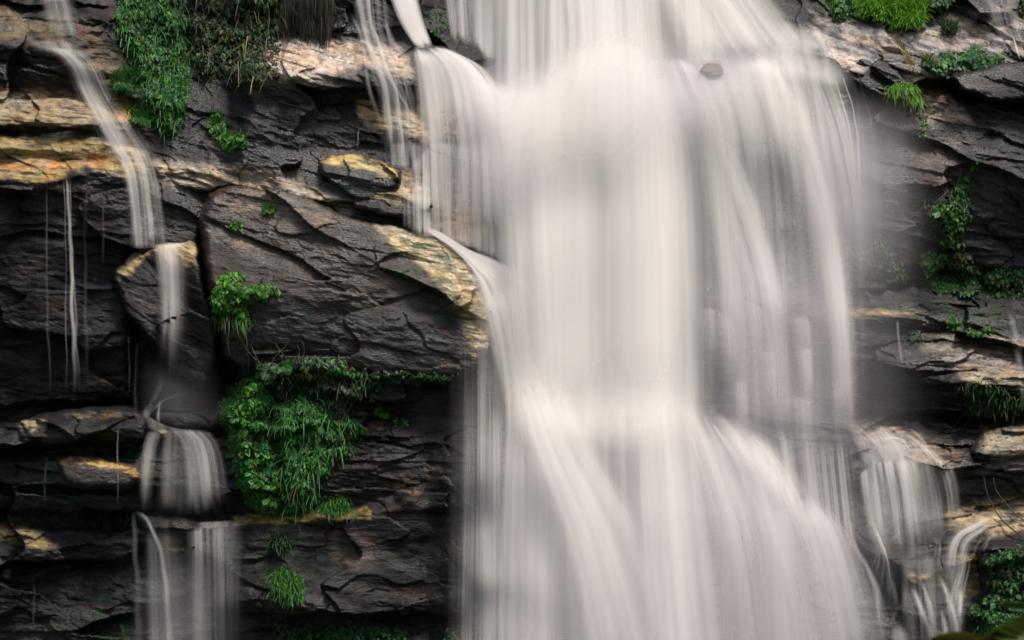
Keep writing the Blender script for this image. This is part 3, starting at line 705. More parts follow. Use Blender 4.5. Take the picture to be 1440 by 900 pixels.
# two long strands right of the core
f.sheet([[(922, 78), (960, 200), (985, 330), (1005, 470), (1018, 720)], [(950, 76), (1000, 190), (1045, 320), (1076, 450), (1096, 720)], [(975, 84), (1035, 190), (1080, 310), (1112, 450), (1134, 720)]], (.12, .7, .3), (1.8, 1.2, .9, .8, .7), off=14, streak=.7, feather=(.3, .3), fin=.03, fout=.4, soft=True)
f.sheet([[(945, 76), (992, 180), (1040, 310), (1070, 440), (1090, 700)], [(972, 80), (1024, 180), (1074, 305), (1106, 440), (1126, 700)]], (.8,), (1.5, 1, .75, .5), off=20, streak=.5, feather=(.45, .45), fin=.03, fout=.4, soft=True)
f.sheet([[(1030, 86), (1082, 180), (1124, 320), (1150, 450), (1166, 720)], [(1062, 80), (1112, 170), (1158, 310), (1180, 450), (1196, 720)], [(1096, 82), (1150, 170), (1188, 310), (1204, 450), (1220, 720)]], (.10, .9, .25), (1.7, 1.2, 1, .8), off=14, streak=.6, feather=(.4, .35), fin=.03, fout=.4, soft=True)
f.sheet([[(1050, 82), (1098, 165), (1142, 310), (1166, 450), (1180, 700)], [(1084, 80), (1138, 165), (1178, 305), (1196, 450), (1212, 700)]], (.85,), (1.5, 1, .85, .55), off=20, streak=.45, feather=(.45, .45), fin=.03, fout=.4, soft=True)
f.sheet([[(945, 80), (985, 250), (1008, 740)], [(1000, 84), (1060, 250), (1090, 740)], [(1080, 84), (1130, 250), (1150, 740)], [(1150, 90), (1196, 250), (1216, 720)]], (.3, .3, .26, .03), (2.0, 1.2, .6, .45, .6, .6), off=26, streak=.8, feather=(.2, .35), fin=.06, fout=.4, soft=True)
f.sheet([[(940, 60), (985, 170), (1000, 300)], [(1060, 60), (1090, 170), (1110, 300)], [(1170, 70), (1200, 170), (1220, 300)]], (.7, .7, .2), (1.3, 1, .3), off=32, streak=.45, feather=(.2, .4), fin=.15, fout=.5, soft=True)
# thin veils over the rock right of them
f.sheet([[(980, 92), (1010, 300), (1020, 640)], [(1060, 86), (1080, 300), (1090, 640)], [(1140, 92), (1170, 300), (1180, 640)], [(1196, 104), (1226, 250), (1236, 600)]], (.4, .28, .3, .08), (1.4, .7, .6, .7), off=7, streak=1.1, feather=(.2, .3))
f.sheet([[(1124, 88), (1160, 180), (1186, 300), (1196, 420)], [(1176, 98), (1206, 200), (1222, 330), (1228, 430)]], (.5, .25), (1.5, .9, .4), off=8, streak=1.4, feather=(.2, .3), fout=.5)
for x0, x1, y1, d in ((1182, 1214, 320, .5), (1196, 1208, 400, .35), (1170, 1204, 260, .4), (1206, 1234, 240, .25)):
    f.strand([(x0, 100), ((x0 + x1) / 2 + 6, 180), (x1, y1)], (3, 5), d, off=6, streak=.6, fout=.5)
# steps seen through the veils
for pts in ([(975, 432), (1010, 434), (1040, 462)], [(1045, 418), (1072, 434), (1090, 470)], [(1108, 444), (1130, 444), (1144, 452)], [(1118, 488), (1145, 488)], [(1070, 490), (1092, 490)], [(1030, 534), (1052, 534)], [(1105, 554), (1150, 560)]):
    x0, y0 = pts[0]; x1, y1 = pts[-1]
    n = len(pts)
    f.sheet([[(px, py), (px + 3, py + 40), (px + 4, py + 100)] for px, py in pts], (.30,) * n, (1.4, .7, .3), off=15, streak=.9, soft=True, feather=(.3, .3), fin=.05, fout=.5)
# lower right apron
f.sheet([[(920, 530), (955, 650), (978, 770), (996, 930)], [(960, 546), (1004, 650), (1040, 770), (1062, 930)], [(1004, 566), (1060, 646), (1102, 770), (1134, 930)], [(1044, 590), (1104, 664), (1154, 780), (1196, 930)], [(1094, 630), (1150, 690), (1212, 800), (1270, 930)]], (.4, .8, .65, .6, .0), (1.3, 1.1, .42, .18), off=34, streak=.65, feather=(.25, .4), fin=.2, fout=0, soft=True)
f.sheet([[(950, 580), (975, 720), (1005, 930)], [(1030, 606), (1084, 700), (1126, 930)], [(1070, 640), (1150, 740), (1222, 930)]], (.5, .5, .2), (1, .65, .4), off=21, streak=1.2, feather=(.25, .4), fin=.15, fout=0, soft=True)
f.sheet([[(1080, 690), (1116, 770), (1146, 930)], [(1128, 688), (1172, 764), (1208, 930)], [(1172, 704), (1226, 800), (1276, 930)]], (.12, .8, .0), (1.5, .9, .35), off=48, streak=.45, feather=(.35, .3), fin=.22, fout=0, soft=True)
f.sheet([[(990, 540), (1010, 660)], [(1060, 580), (1080, 720)], [(1130, 660), (1150, 800)]], (.3, .7, .3), (.4, 1, .2), off=56, streak=.1, feather=(.4, .4), fin=.45, fout=.5, soft=True, clump=.2)
for a in ([(1000, 592), (1040, 660), (1062, 760)], [(1010, 600), (1052, 680), (1090, 800)]):
    f.strand(a, (6, 14), .7, off=15, streak=.5, fout=.5)
f.sheet([[(1040, 596), (1056, 680)], [(1100, 590), (1120, 740)], [(1160, 590), (1180, 790)], [(1206, 596), (1232, 800)]], (.35, .42, .45, .25), off=10, streak=1.1, feather=(.2, .2), fin=.3, fout=.25)
f.k, f.wisp = .62, 1.35
# shelf on the right: steps, then a curtain from the lip
f.sheet([[(1186, 588), (1206, 640), (1216, 660)], [(1222, 590), (1248, 622), (1262, 650)], [(1256, 600), (1286, 624), (1306, 648)], [(1276, 606), (1310, 626), (1338, 650)]], (.5, .45, .55, .2), off=6, streak=1.4, feather=(.1, .3), fin=.4, fout=.02, fall=False)
for a in ([(1206, 600), (1228, 620), (1236, 640)], [(1250, 600), (1266, 608), (1276, 628)], [(1240, 618), (1268, 618), (1284, 644)], [(1280, 602), (1300, 622), (1306, 640)], [(1225, 634), (1240, 630), (1262, 642)], [(1270, 632), (1300, 634), (1322, 642)]):
    f.strand(a, (5, 7), .7, off=7, streak=.5, fout=.3, fall=False)
f.sheet([[(1206, 668), (1212, 720), (1226, 800)], [(1228, 650), (1236, 700), (1246, 790)], [(1252, 646), (1262, 700), (1272, 790)], [(1290, 644), (1304, 690), (1316, 780)], [(1318, 644), (1334, 680), (1344, 760)], [(1338, 648), (1350, 680), (1356, 740)]], (.5, .7, .8, .7, .45, .05), (1.8, 1, .55, .2), off=9, streak=1.0, feather=(.08, .15), fin=.03, fout=.35)
f.sheet([[(1200, 650), (1216, 720), (1230, 820)], [(1240, 650), (1250, 720), (1262, 820)]], (.4, .4), off=14, streak=.6, fin=.2, fout=.4)
f.sheet([[(1190, 630), (1196, 720), (1214, 880)], [(1260, 626), (1270, 720), (1290, 880)], [(1355, 632), (1372, 700), (1386, 840)]], (.25, .5, .05), (1.5, .8, .35, .12), off=18, streak=.9, fin=.1, fout=.5, feather=(.4, .5), soft=True)
f.sheet([[(1190, 590), (1206, 660)], [(1250, 594), (1270, 660)], [(1320, 606), (1344, 660)]], (.4, .5, .1), off=12, streak=.5, fin=.5, fout=.3, feather=(.3, .4), soft=True)
for a, ww, d in (([(1222, 722), (1238, 760), (1250, 810), (1260, 876)], (6, 10), 1.3), ([(1262, 730), (1258, 748), (1242, 760)], (4, 3), .7), ([(1240, 764), (1236, 790), (1228, 820)], (4, 6), .5), ([(1196, 720), (1204, 770), (1222, 800), (1236, 850), (1246, 920)], (8, 12), 1.1),
               ([(1276, 812), (1288, 840), (1302, 880), (1308, 910)], (10, 14), 1.0), ([(1294, 812), (1306, 850), (1316, 900)], (6, 10), .6), ([(1318, 806), (1330, 830), (1340, 870), (1342, 910)], (10, 20), 1.5), ([(1362, 758), (1354, 800), (1344, 840), (1340, 890)], (5, 12), 1.2),
               ([(1326, 858), (1330, 910)], (8, 10), .9), ([(1322, 760), (1318, 800)], (6, 10), .6), ([(1352, 826), (1344, 880)], (8, 10), .8), ([(1258, 780), (1272, 800), (1276, 900)], (10, 14), .35)):
    f.strand(a, ww, d * .6, off=18, streak=.8, fin=.2, fout=.4)
    for dx in (-7, 5, 11):
        f.strand([(x + dx * (.4 + .6 * i / len(a)), y + dx) for i, (x, y) in enumerate(a)], (3, 7), d * .3, off=14, streak=1, fin=.25, fout=.4)
f.sheet([[(1250, 880), (1252, 930)], [(1262, 872), (1270, 930)], [(1276, 874), (1288, 930)]], (.6, .9, .4), off=12, streak=.6, feather=(.4, .4), fin=.3, fout=0)
f.sheet([[(1398, 718), (1366, 734), (1340, 748), (1326, 772), (1318, 830)], [(1402, 726), (1376, 742), (1352, 758), (1344, 790), (1338, 850)], [(1404, 738), (1386, 750), (1368, 768), (1364, 800), (1356, 850)]], (.7, .8, .4), (.8, 1.2, 1, .5, .3), off=6, streak=1.0, feather=(.3, .3), fin=.15, fout=.4, fall=False)
f.sheet([[(1386, 750), (1370, 770), (1366, 800)], [(1420, 738), (1396, 756), (1388, 778)]], (.6, .3), off=5, streak=1.0, fin=.3, fout=.3, fall=False)
f.sheet([[(1262, 760), (1268, 920)], [(1310, 760), (1316, 920)], [(1370, 770), (1366, 920)]], (.3, .28, .2), off=7, streak=.9, fin=.2, fout=0)
f.k, f.wisp = 1, 1
f.sheet([[(870, -60), (890, 120)], [(950, -60), (960, 130)], [(1030, -60), (1040, 120)]], (.6, .9, .5), off=23, streak=.6, feather=(.35, .35), fin=.1, fout=.3, soft=True)
f.sheet([[(950, 100), (975, 300), (990, 620)], [(990, 100), (1016, 300), (1030, 620)], [(1030, 100), (1060, 300), (1076, 620)]], (.5, .55, .1), (1.3, 1, .7, .6), off=29, streak=.7, feather=(.4, .4), fin=.1, fout=.3, soft=True)
f.build('waterfall', WATER, kind='structure')

# --- the stream on the left
f = Water(k=.62, wisp=1.4)
f.sheet([[(36, -60), (56, 0), (66, 64)], [(66, -60), (80, 0), (96, 64)], [(100, -60), (108, 0), (124, 70)]], (.35, .6, .2), (1, .9, .7), off=6, streak=.8, feather=(.35, .4), fout=.2)
f.sheet([[(40, 56), (44, 74)], [(84, 58), (92, 80)], [(124, 66), (136, 100)]], (.15, .5, .2), off=5, streak=.8, fout=.4)
f.sheet([[(52, 64), (84, 90), (100, 126), (122, 170), (150, 224)], [(84, 62), (116, 88), (136, 130), (160, 172), (190, 222)], [(112, 64), (146, 96), (168, 138), (198, 178), (228, 222)]], (.3, .62, .28), (.8, 1, .9, 1), off=6, streak=1.4, feather=(.3, .35), fout=.06, fall=False)
f.strand([(76, 66), (108, 86), (130, 124), (152, 168), (180, 214)], (12, 22), .6, off=9, streak=.5, fall=False, fout=.1)
f.sheet([[(146, 206), (168, 236), (178, 290), (182, 350)], [(186, 206), (200, 240), (208, 300), (212, 350)], [(216, 210), (230, 250), (240, 300), (246, 352)]], (.42, .5, .3), (1.3, 1, .8, .6), off=8, streak=1.4, feather=(.25, .35), fin=.05, fout=.03)
f.strand([(168, 222), (184, 260), (190, 345)], (8, 10), .7, off=10, streak=.4, fout=.2)
f.strand([(196, 226), (204, 250), (214, 345)], (8, 16), .7, off=10, streak=.4, fout=.1)
f.sheet([[(212, 345), (216, 350)], [(262, 340), (266, 348)]], (.6, .8), off=4, streak=.3, fall=False)
f.sheet([[(214, 344), (220, 420), (222, 540)], [(240, 340), (244, 420), (242, 560)], [(270, 342), (270, 420), (262, 560)]], (.3, .5, .15), (1.7, .8, .35, .12), off=7, streak=.9, feather=(.25, .4), fin=.02, fout=.4)
f.strand([(232, 344), (234, 420), (230, 520)], (8, 8), .35, off=9, streak=.5, fout=.4)
f.strand([(228, 530), (218, 556), (200, 592)], (10, 16), .9, off=5, streak=.5, fall=False)
f.strand([(258, 552), (232, 562), (212, 580)], (4, 5), .6, off=5, streak=.3, fall=False)
f.strand([(226, 562), (222, 596)], (5, 7), .5, off=5, streak=.3)
f.sheet([[(200, 580), (206, 606)], [(240, 600), (244, 610)], [(300, 606), (306, 614)]], (.5, .45, .3), off=4, streak=.5, fall=False)
f.sheet([[(206, 606), (198, 640), (190, 726)], [(232, 604), (222, 640), (214, 726)]], (.4, .35), (1.3, .9, .4), off=7, streak=1.0, fin=.03, fout=.4, feather=(.45, .45))
f.sheet([[(232, 602), (246, 632), (256, 726)], [(272, 604), (292, 634), (302, 726)], [(298, 606), (316, 642), (330, 726)]], (.15, .6, .2), (1.8, 1, .5), off=8, streak=1.0, fin=.02, fout=.3)
f.sheet([[(222, 604), (214, 726)], [(260, 604), (262, 730)], [(300, 606), (312, 730)]], (.22, .2, .2), off=6, streak=1.0, fin=.03, fout=.2)
f.strand([(184, 718), (208, 732), (226, 780), (236, 860), (240, 930)], (7, 14), 1.0, off=7, streak=.6, fout=0)
f.strand([(188, 720), (192, 800), (196, 930)], (8, 18), .16, off=7, streak=.6, fout=.2)
f.sheet([[(258, 748), (256, 930)], [(285, 740), (286, 930)], [(315, 738), (318, 930)], [(348, 734), (338, 930)]], (.2, .5, .5, .15), (1.5, .9, .6, .4), off=7, streak=1.1, feather=(.4, .4), fin=.02, fout=0)
f.sheet([[(200, 740), (206, 930)], [(262, 744), (262, 930)]], (.2, .15), off=6, streak=.9, fin=.1, fout=0)
f.sheet([[(270, 734), (276, 746)], [(350, 730), (346, 740)]], (.7, .5), off=4, streak=.4, fall=False, fin=.2, fout=.2)
for pts, ww, d in (([(92, 244), (98, 330), (102, 420), (106, 590)], (5, 9), .75), ([(90, 246), (92, 340), (94, 590)], (3, 4), .3), ([(98, 246), (104, 400), (112, 590)], (3, 7), .4), ([(66, 260), (66, 420), (72, 588)], (4, 6), .13), ([(122, 250), (120, 400), (126, 590)], (6, 8), .10), ([(146, 270), (146, 400)], (5, 5), .07), ([(56, 225), (58, 245)], (30, 34), .2),
                   ([(76, 186), (78, 200)], (60, 60), .25), ([(66, 640), (62, 720)], (4, 5), .18), ([(165, 600), (166, 730)], (3, 4), .25), ([(192, 480), (190, 590)], (5, 8), .25), ([(180, 470), (182, 560)], (3, 4), .2), ([(46, 800), (48, 900)], (5, 6), .15)):
    f.strand(pts, ww, d, off=5, streak=.5, fout=.3)
f.build('stream', WATER, kind='structure')

# --- threads between the stream and the fall, and the trickles far right
f = Water(k=.62, wisp=1.4)
for pts, ww, d in (([(500, -60), (508, 20), (522, 70), (540, 120), (548, 220)], (12, 12), .7), ([(512, -60), (522, 30), (540, 84), (556, 130), (566, 226)], (8, 10), .7), ([(494, 20), (506, 50), (516, 110), (534, 170), (540, 220)], (8, 10), .5), ([(508, 40), (526, 50), (548, 80), (560, 110)], (8, 14), .8),
                   ([(500, 62), (512, 56), (528, 78), (544, 130), (552, 220)], (7, 10), .8), ([(530, 60), (552, 74), (572, 110), (584, 160)], (8, 10), .5), ([(556, 110), (562, 160), (568, 230)], (5, 6), .6), ([(570, 112), (574, 170), (578, 235)], (6, 6), .6), ([(534, 60), (542, 100), (560, 130), (590, 180)], (6, 6), .4), ([(540, 30), (556, 62), (574, 80)], (8, 12), .4)):
    f.strand(pts, ww, d, off=5, streak=.8, fout=.15)
f.sheet([[(492, -60), (500, 40), (514, 90), (534, 150), (540, 232)], [(540, -60), (552, 50), (570, 100), (584, 150), (592, 240)]], (.4, .35), off=6, streak=1.5, feather=(.2, .2), fout=.1)
f.sheet([[(540, 200), (542, 240)], [(600, 200), (604, 246)]], (.3, .5), off=6, streak=1.5, fout=.2)
f.sheet([[(566, 262), (566, 320)], [(606, 256), (610, 330)]], (.5, .6), off=6, streak=1.3, fout=.1)
f.sheet([[(1376, -20), (1396, 40), (1420, 90)], [(1430, -20), (1440, 40), (1460, 90)]], (.3, .2), off=5, streak=1.5, fout=.5)
for pts, ww, d in (([(1424, 50), (1430, 70), (1436, 90)], (4, 4), .6), ([(1345, 70), (1346, 92)], (3, 3), .4), ([(1262, 450), (1264, 480), (1272, 530)], (5, 6), .4), ([(1210, 408), (1222, 414), (1228, 430)], (4, 5), .4), ([(504, 180), (503, 212)], (3, 4), .3), ([(1200, 445), (1204, 520)], (14, 20), .15), ([(1420, 440), (1436, 520), (1442, 590)], (14, 16), .25)):
    f.strand(pts, ww, d, off=5, streak=.6, fout=.3)
f.build('trickle', WATER, kind='structure')

# --- spray hanging before the fall
f = Water()
f.sheet([[(940, 180), (960, 800)], [(1100, 160), (1110, 820)], [(1330, 200), (1340, 780)]], (.22, .32, .05), off=50, streak=0, feather=(.35, .4), fin=.35, fout=.35, soft=True, fall=False, clump=.15)
f.sheet([[(620, 560), (628, 930)], [(740, 540), (740, 930)], [(900, 540), (900, 930)], [(1100, 600), (1110, 930)], [(1290, 640), (1310, 930)]], (.03, .2, .2, .4, .06), off=84, streak=0, feather=(.2, .25), fin=.4, fout=0, soft=True, fall=False, clump=.15)
f.sheet([[(1110, 90), (1130, 470)], [(1210, 100), (1224, 470)], [(1330, 120), (1340, 460)]], (.6, .55, .05), off=30, streak=0, feather=(.35, .5), fin=.3, fout=.4, soft=True, fall=False, clump=.15)
f.sheet([[(600, 60), (610, 360)], [(700, 60), (700, 360)], [(800, 60), (800, 360)]], (.25, .5, .3), off=56, streak=0, feather=(.35, .35), fin=.3, fout=.4, soft=True, fall=False, clump=.15)
f.sheet([[(740, 70), (740, 240)], [(860, 20), (860, 300)], [(1000, 40), (1010, 240)], [(1160, 20), (1170, 200)]], (.2, .5, .5, .2), off=50, streak=0, feather=(.3, .35), fin=.4, fout=.5, soft=True, fall=False, clump=.15)
f.sheet([[(180, 480), (180, 640)], [(250, 460), (250, 640)], [(330, 480), (330, 640)]], (.0, .10, .0), off=22, streak=0, feather=(.4, .4), fin=.4, fout=.4, soft=True, fall=False, clump=.1)
f.sheet([[(180, 780), (180, 930)], [(250, 760), (250, 930)], [(370, 780), (370, 930)]], (.03, .12, .03), off=22, streak=0, feather=(.4, .4), fin=.4, fout=0, soft=True, fall=False, clump=.1)
f.build('spray_mist', SPRAY, kind='stuff')

boulder([(982, 100), (988, 91), (998, 86), (1010, 88), (1018, 96), (1016, 106), (1002, 110), (990, 107)],
        [(84, 50), (100, 70), (120, 70)], (.0, 0), 650, 'small brown rock poking through the white fall', r=8, amp=.2, base=np.array([.11, .085, .07]), facet=.4)
# ------------------------------------------------------------------ plants
def leaf_material():
    m, n, l, out = new_mat('leaf')
    at = n.new('ShaderNodeAttribute'); at.attribute_name = 'tint'
    p = n.new('ShaderNodeBsdfPrincipled'); p.inputs['Roughness'].default_value = .5; p.inputs['Specular IOR Level'].default_value = .3
    tl = n.new('ShaderNodeBsdfTranslucent'); mx = n.new('ShaderNodeMixShader'); mx.inputs[0].default_value = .35
    l.new(at.outputs['Color'], p.inputs['Base Color']); l.new(at.outputs['Color'], tl.inputs[0])
    l.new(p.outputs[0], mx.inputs[1]); l.new(tl.outputs[0], mx.inputs[2]); l.new(mx.outputs[0], out.inputs[0])
    return m
LEAF = leaf_material()

def bark_material():
    m, n, l, out = new_mat('bark')
    p = n.new('ShaderNodeBsdfPrincipled'); p.inputs['Roughness'].default_value = .8
    nz = n.new('ShaderNodeTexNoise'); nz.inputs['Scale'].default_value = 30
    rp = n.new('ShaderNodeValToRGB'); rp.color_ramp.elements[0].color = (.02, .015, .01, 1); rp.color_ramp.elements[1].color = (.09, .065, .04, 1)
    l.new(nz.outputs[0], rp.inputs[0]); l.new(rp.outputs[0], p.inputs['Base Color']); l.new(p.outputs[0], out.inputs[0])
    return m
BARK = bark_material()

def unit(a): return a / (np.linalg.norm(a, axis=-1, keepdims=True) + 1e-9)

def in_poly(poly, n, rng, clump=26, bias=0.0, seed=0):
    a = np.array(poly, float); got = []; tot = 0
    while tot < n:
        p = rng.uniform(a.min(0), a.max(0), (n * 4 + 200, 2))
        d = poly_sdf(poly, p[:, 0], p[:, 1])
        w = fbm(p[:, 0] / clump, p[:, 1] / clump, 3, seed + 900)
        edge = 9 * fbm(p[:, 0] / 14, p[:, 1] / 14, 3, seed + 910) + 2 * rng.normal(0, 1, len(p))
        k = (d + edge > 0) & (w > bias - 0.35 * rng.random(len(p)))
        if not k.any(): bias -= .2; continue
        got.append(np.c_[p[k], d[k]]); tot += k.sum()
    return np.concatenate(got)[:n]

def tint_of(n, cols, rng, var=.35):
    cols = np.array(cols); c = cols[rng.integers(0, len(cols), n)]
    return np.clip(c * (1 + var * rng.normal(0, .6, (n, 1))) * (1 + .12 * rng.normal(0, 1, (n, 3))), .004, .6)

def kite_leaves(B, D, N, L, W, C):
    """B base, D direction, N normal (all in pixel space: right, down, out) -> mesh arrays"""
    D = unit(D); Sd = unit(np.cross(D, N)); N = unit(np.cross(Sd, D))
    L = L[:, None]; W = W[:, None]
    l = B + D * L * .42 + Sd * W * .5 - N * W * .12
    r = B + D * L * .42 - Sd * W * .5 - N * W * .12
    m = B + D * L * .45 + N * W * .12
    t = B + D * L - N * L * .10
    V = np.stack([B, l, t, r, m], 1); n = len(B)
    base = np.arange(n)[:, None] * 5
    F = np.concatenate([base + [0, 4, 2, 1], base + [0, 3, 2, 4]])
    return V.reshape(-1, 3), F, np.repeat(C, 5, 0)

def blades(B, D, L, W, C, droop, seg=5):
    """grass blades that bend over under their weight"""
    n = len(B); D = unit(D); P = [B]; d = D.copy()
    for i in range(seg):
        P.append(P[-1] + d * (L / seg)[:, None]); d = unit(d + np.array([0, 1, .12]) * droop * (i + 1) / seg)
    P = np.stack(P, 1)
    T = unit(np.gradient(P, axis=1)); Sd = unit(np.cross(T, np.array([0.15, 0.1, 1.0]) + 0 * T))
    w = W[:, None] * np.linspace(1, .12, seg + 1)[None] ** .7
    V = np.stack([P - Sd * w[..., None] / 2, P + Sd * w[..., None] / 2], 2)    # n, seg+1, 2, 3
    base = np.arange(n)[:, None, None] * (2 * (seg + 1)) + np.arange(seg)[None, :, None] * 2
    F = (base + np.array([0, 1, 3, 2])).reshape(-1, 4)
    return V.reshape(-1, 3), F, np.repeat(C, 2 * (seg + 1), 0)

def to_world(V): return world(V[:, 0], V[:, 1], V[:, 2])

def join(parts):
    n = 0; V = []; F = []; C = []
    for v, f, c in parts: V.append(v); F.append(f + n); C.append(c); n += len(v)
    return np.concatenate(V), np.concatenate(F), np.concatenate(C)

def tube_mesh(paths, r0, r1, sides=5):
    V = []; F = []; n = 0
    for p in paths:
        p = np.array(p, float); m = len(p)
        T = unit(np.gradient(p, axis=0)); A = unit(np.cross(T, np.array([.3, .2, 1.0]))); B = np.cross(T, A)
        r = np.linspace(r0, r1, m)[:, None, None]; a = np.linspace(0, 2 * math.pi, sides, endpoint=False)[None, :, None]
        V.append((p[:, None] + r * (np.cos(a) * A[:, None] + np.sin(a) * B[:, None])).reshape(-1, 3))
        i = np.arange(m - 1)[:, None] * sides; j = np.arange(sides)[None]; k = (j + 1) % sides
        F.append((np.stack([i + j, i + k, i + sides + k, i + sides + j], -1) + n).reshape(-1, 4)); n += m * sides
    return np.concatenate(V), np.concatenate(F)

def plant(name, label, cat, group, poly, parts, stems=None):
    """an Empty at the plant's foot with foliage and, where the photo shows them, stems"""
    a = np.array(poly, float)
    fx, fy = a[:, 0].mean(), a[:, 1].max()
    root = bpy.data.objects.new(name, None); COL.objects.link(root)
    root.empty_display_size = .2
    loc = world(np.array([fx]), np.array([fy]), surf_at([fx], [fy]))[0]
    root.location = loc
    V, F, C = join(parts)
    mesh_obj('foliage', to_world(V) - loc, F, LEAF, root, smooth=False, attrs={'tint': C})
    if stems:
        for st in stems:
            v, f = tube_mesh([st], .9, .35)
            mesh_obj('stem', to_world(v) - loc, f, BARK, root)
    return set_props(root, label, cat, group)

GREEN = [(.020, .105, .022), (.028, .125, .024), (.015, .080, .020), (.042, .15, .022)]
LUSH = [tuple(1.35 * v for v in c) for c in GREEN]
FRESH = [(.055, .19, .018), (.075, .22, .020), (.040, .15, .018)]
DARK = [(.010, .040, .012), (.016, .055, .014), (.020, .050, .014), (.030, .050, .018)]
OLIVE = [(.045, .055, .018), (.030, .045, .016), (.055, .050, .020), (.020, .040, .014)]
BRIGHT = [(.10, .27, .018), (.13, .31, .020), (.08, .23, .016), (.15, .30, .03)]
DRY = [(.20, .15, .04), (.16, .13, .04), (.10, .10, .03), (.24, .17, .05)]

def creeper(poly, n, size, thick, cols, seed, hang=1.0, aspect=.75, bias=-.15, clump=24):
    rng = np.random.default_rng(seed)
    p = in_poly(poly, n, rng, clump, bias, seed)
    bump = .55 + .6 * fbm(p[:, 0] / clump, p[:, 1] / clump, 3, seed + 900)
    rim = sstep(-2, 16, p[:, 2])
    o = surf_at(p[:, 0], p[:, 1]) + 2 + thick * rim * np.clip(bump, .05, 1.2) * (1 - .55 * rng.random(n) ** 2)
    B = np.c_[p[:, :2], o]
    D = np.c_[rng.normal(0, .55, n), hang * (.7 + .3 * rng.random(n)), .35 + rng.normal(0, .35, n)]
    N = np.c_[rng.normal(0, .4, n), -.55 + rng.normal(0, .35, n), 1.0 + rng.normal(0, .3, n)]
    L = size * np.exp(rng.normal(0, .25, n)); c = tint_of(n, cols, rng)
    dead = rng.random(n) < .025
    c[dead] = np.array([.10, .06, .02])
    patch = 1 + .5 * fbm(p[:, 0] / 30, p[:, 1] / 30, 2, seed + 905)
    return kite_leaves(B, D, N, L, L * aspect, c * patch[:, None])

def grass(poly, n, length, width, cols, seed, up=1.0, droop=.5, out=.6, spread=.45, thick=4):
    rng = np.random.default_rng(seed)
    p = in_poly(poly, n, rng, 14, -.4, seed)
    o = surf_at(p[:, 0], p[:, 1]) + rng.random(n) * thick
    D = np.c_[rng.normal(0, spread, n), -up + rng.normal(0, .3, n), out + rng.normal(0, .3, n)]
    L = length * np.exp(rng.normal(0, .3, n))
    return blades(np.c_[p[:, :2], o], D, L, width * np.exp(rng.normal(0, .2, n)), tint_of(n, cols, rng), droop)

def fern(x, y, n, length, cols, seed, pin=7, arc=(-1.2, 1.2)):
    rng = np.random.default_rng(seed); o0 = float(surf_at([x], [y])[0]) + 2; parts = []
    for i in range(n):
        a = rng.uniform(*arc); d = unit(np.array([math.sin(a), -math.cos(a) * .8, .6 + .3 * rng.random()]))
        L = length * rng.uniform(.7, 1.1); p = np.array([x, y, o0]); m = 14; B = []; Ds = []; Ls = []; T = d
        for k in range(m):
            p = p + T * L / m; T = unit(T + np.array([0, .13, .03]))
            for s in (-1, 1):
                sd = unit(np.cross(T, [0, -.3, 1])) * s
                B.append(p); Ds.append(sd + .5 * T + np.array([0, .25, 0])); Ls.append(pin * math.sin(math.pi * (k + 1.5) / (m + 1.5)) + 1.5)
        B = np.array(B); Ls = np.array(Ls)
        parts.append(kite_leaves(B, np.array(Ds), np.tile([0, -.4, 1.0], (len(B), 1)) + rng.normal(0, .15, (len(B), 3)), Ls, Ls * .42, tint_of(len(B), cols, rng, .25)))
    return join(parts)

def vine_stems(poly, n, seed, length=60):
    rng = np.random.default_rng(seed); p = in_poly(poly, n, rng, 20, -1, seed); res = []
    for x, y, _ in p:
        pts = []; t = np.linspace(0, 1, 10); L = length * rng.uniform(.5, 1.2); sx = rng.normal(0, 12)
        xx = x + sx * t + 4 * np.sin(t * 7 + rng.random() * 6); yy = y - L * .5 + L * t
        res.append(np.c_[xx, yy, surf_at(xx, yy) + 6 + 5 * np.sin(t * 3)])
    return res

CG = 'creepers and shrubs rooted in the cliff'
TG = 'grass tufts and ferns growing from cracks in the rock'
# left of the fall
poly = [(168, -20), (252, -20), (262, 50), (268, 100), (262, 140), (246, 186), (226, 180), (205, 150), (194, 110), (176, 70), (164, 30)]
plant('creeper', 'long green creeper hanging beside the upper left stream', 'creeper', CG, poly, [creeper(poly, 5600, 6.5, 40, GREEN, 11), creeper(poly, 1300, 7, 46, FRESH + GREEN, 12, bias=.0), grass(poly, 500, 22, 1.6, GREEN, 13, up=-.2, droop=.6, out=1, thick=30)], vine_stems(poly, 8, 14))
poly = [(158, 104), (180, 96), (200, 108), (204, 128), (180, 134), (160, 124)]
plant('fern', 'soft dark green ferns left of the long hanging creeper', 'fern', TG, poly, [fern(172, 122, 7, 26, GREEN, 21, 6), fern(188, 126, 7, 26, DARK + GREEN, 22, 6), grass(poly, 200, 16, 1.4, GREEN, 23)])
poly = [(178, 158), (196, 148), (214, 158), (212, 174), (190, 178)]
plant('fern', 'small fern below the long hanging creeper, right of the stream', 'fern', TG, poly, [fern(195, 172, 10, 24, GREEN + FRESH, 25, 6), grass(poly, 160, 14, 1.4, GREEN, 26)])
poly = [(255, -20), (402, -20), (400, 40), (372, 72), (384, 104), (350, 112), (318, 98), (288, 112), (270, 100), (262, 40)]
plant('shrub', 'dark tangled shrub with bare brown branches above the wet left ledge', 'shrub', CG, poly, [creeper(poly, 2200, 8, 44, DARK, 31, bias=.0), creeper(poly, 500, 9, 46, OLIVE + [(.06, .14, .02)], 32, bias=.05), grass(poly, 160, 34, 1.1, DRY[2:] + OLIVE, 35, up=-.5, droop=.3, thick=40), creeper([(350, 66), (396, 60), (392, 104), (360, 112)], 260, 7, 16, OLIVE + [(.10, .045, .02)], 33)], vine_stems(poly, 16, 34, 80))
rng = np.random.default_rng(41)
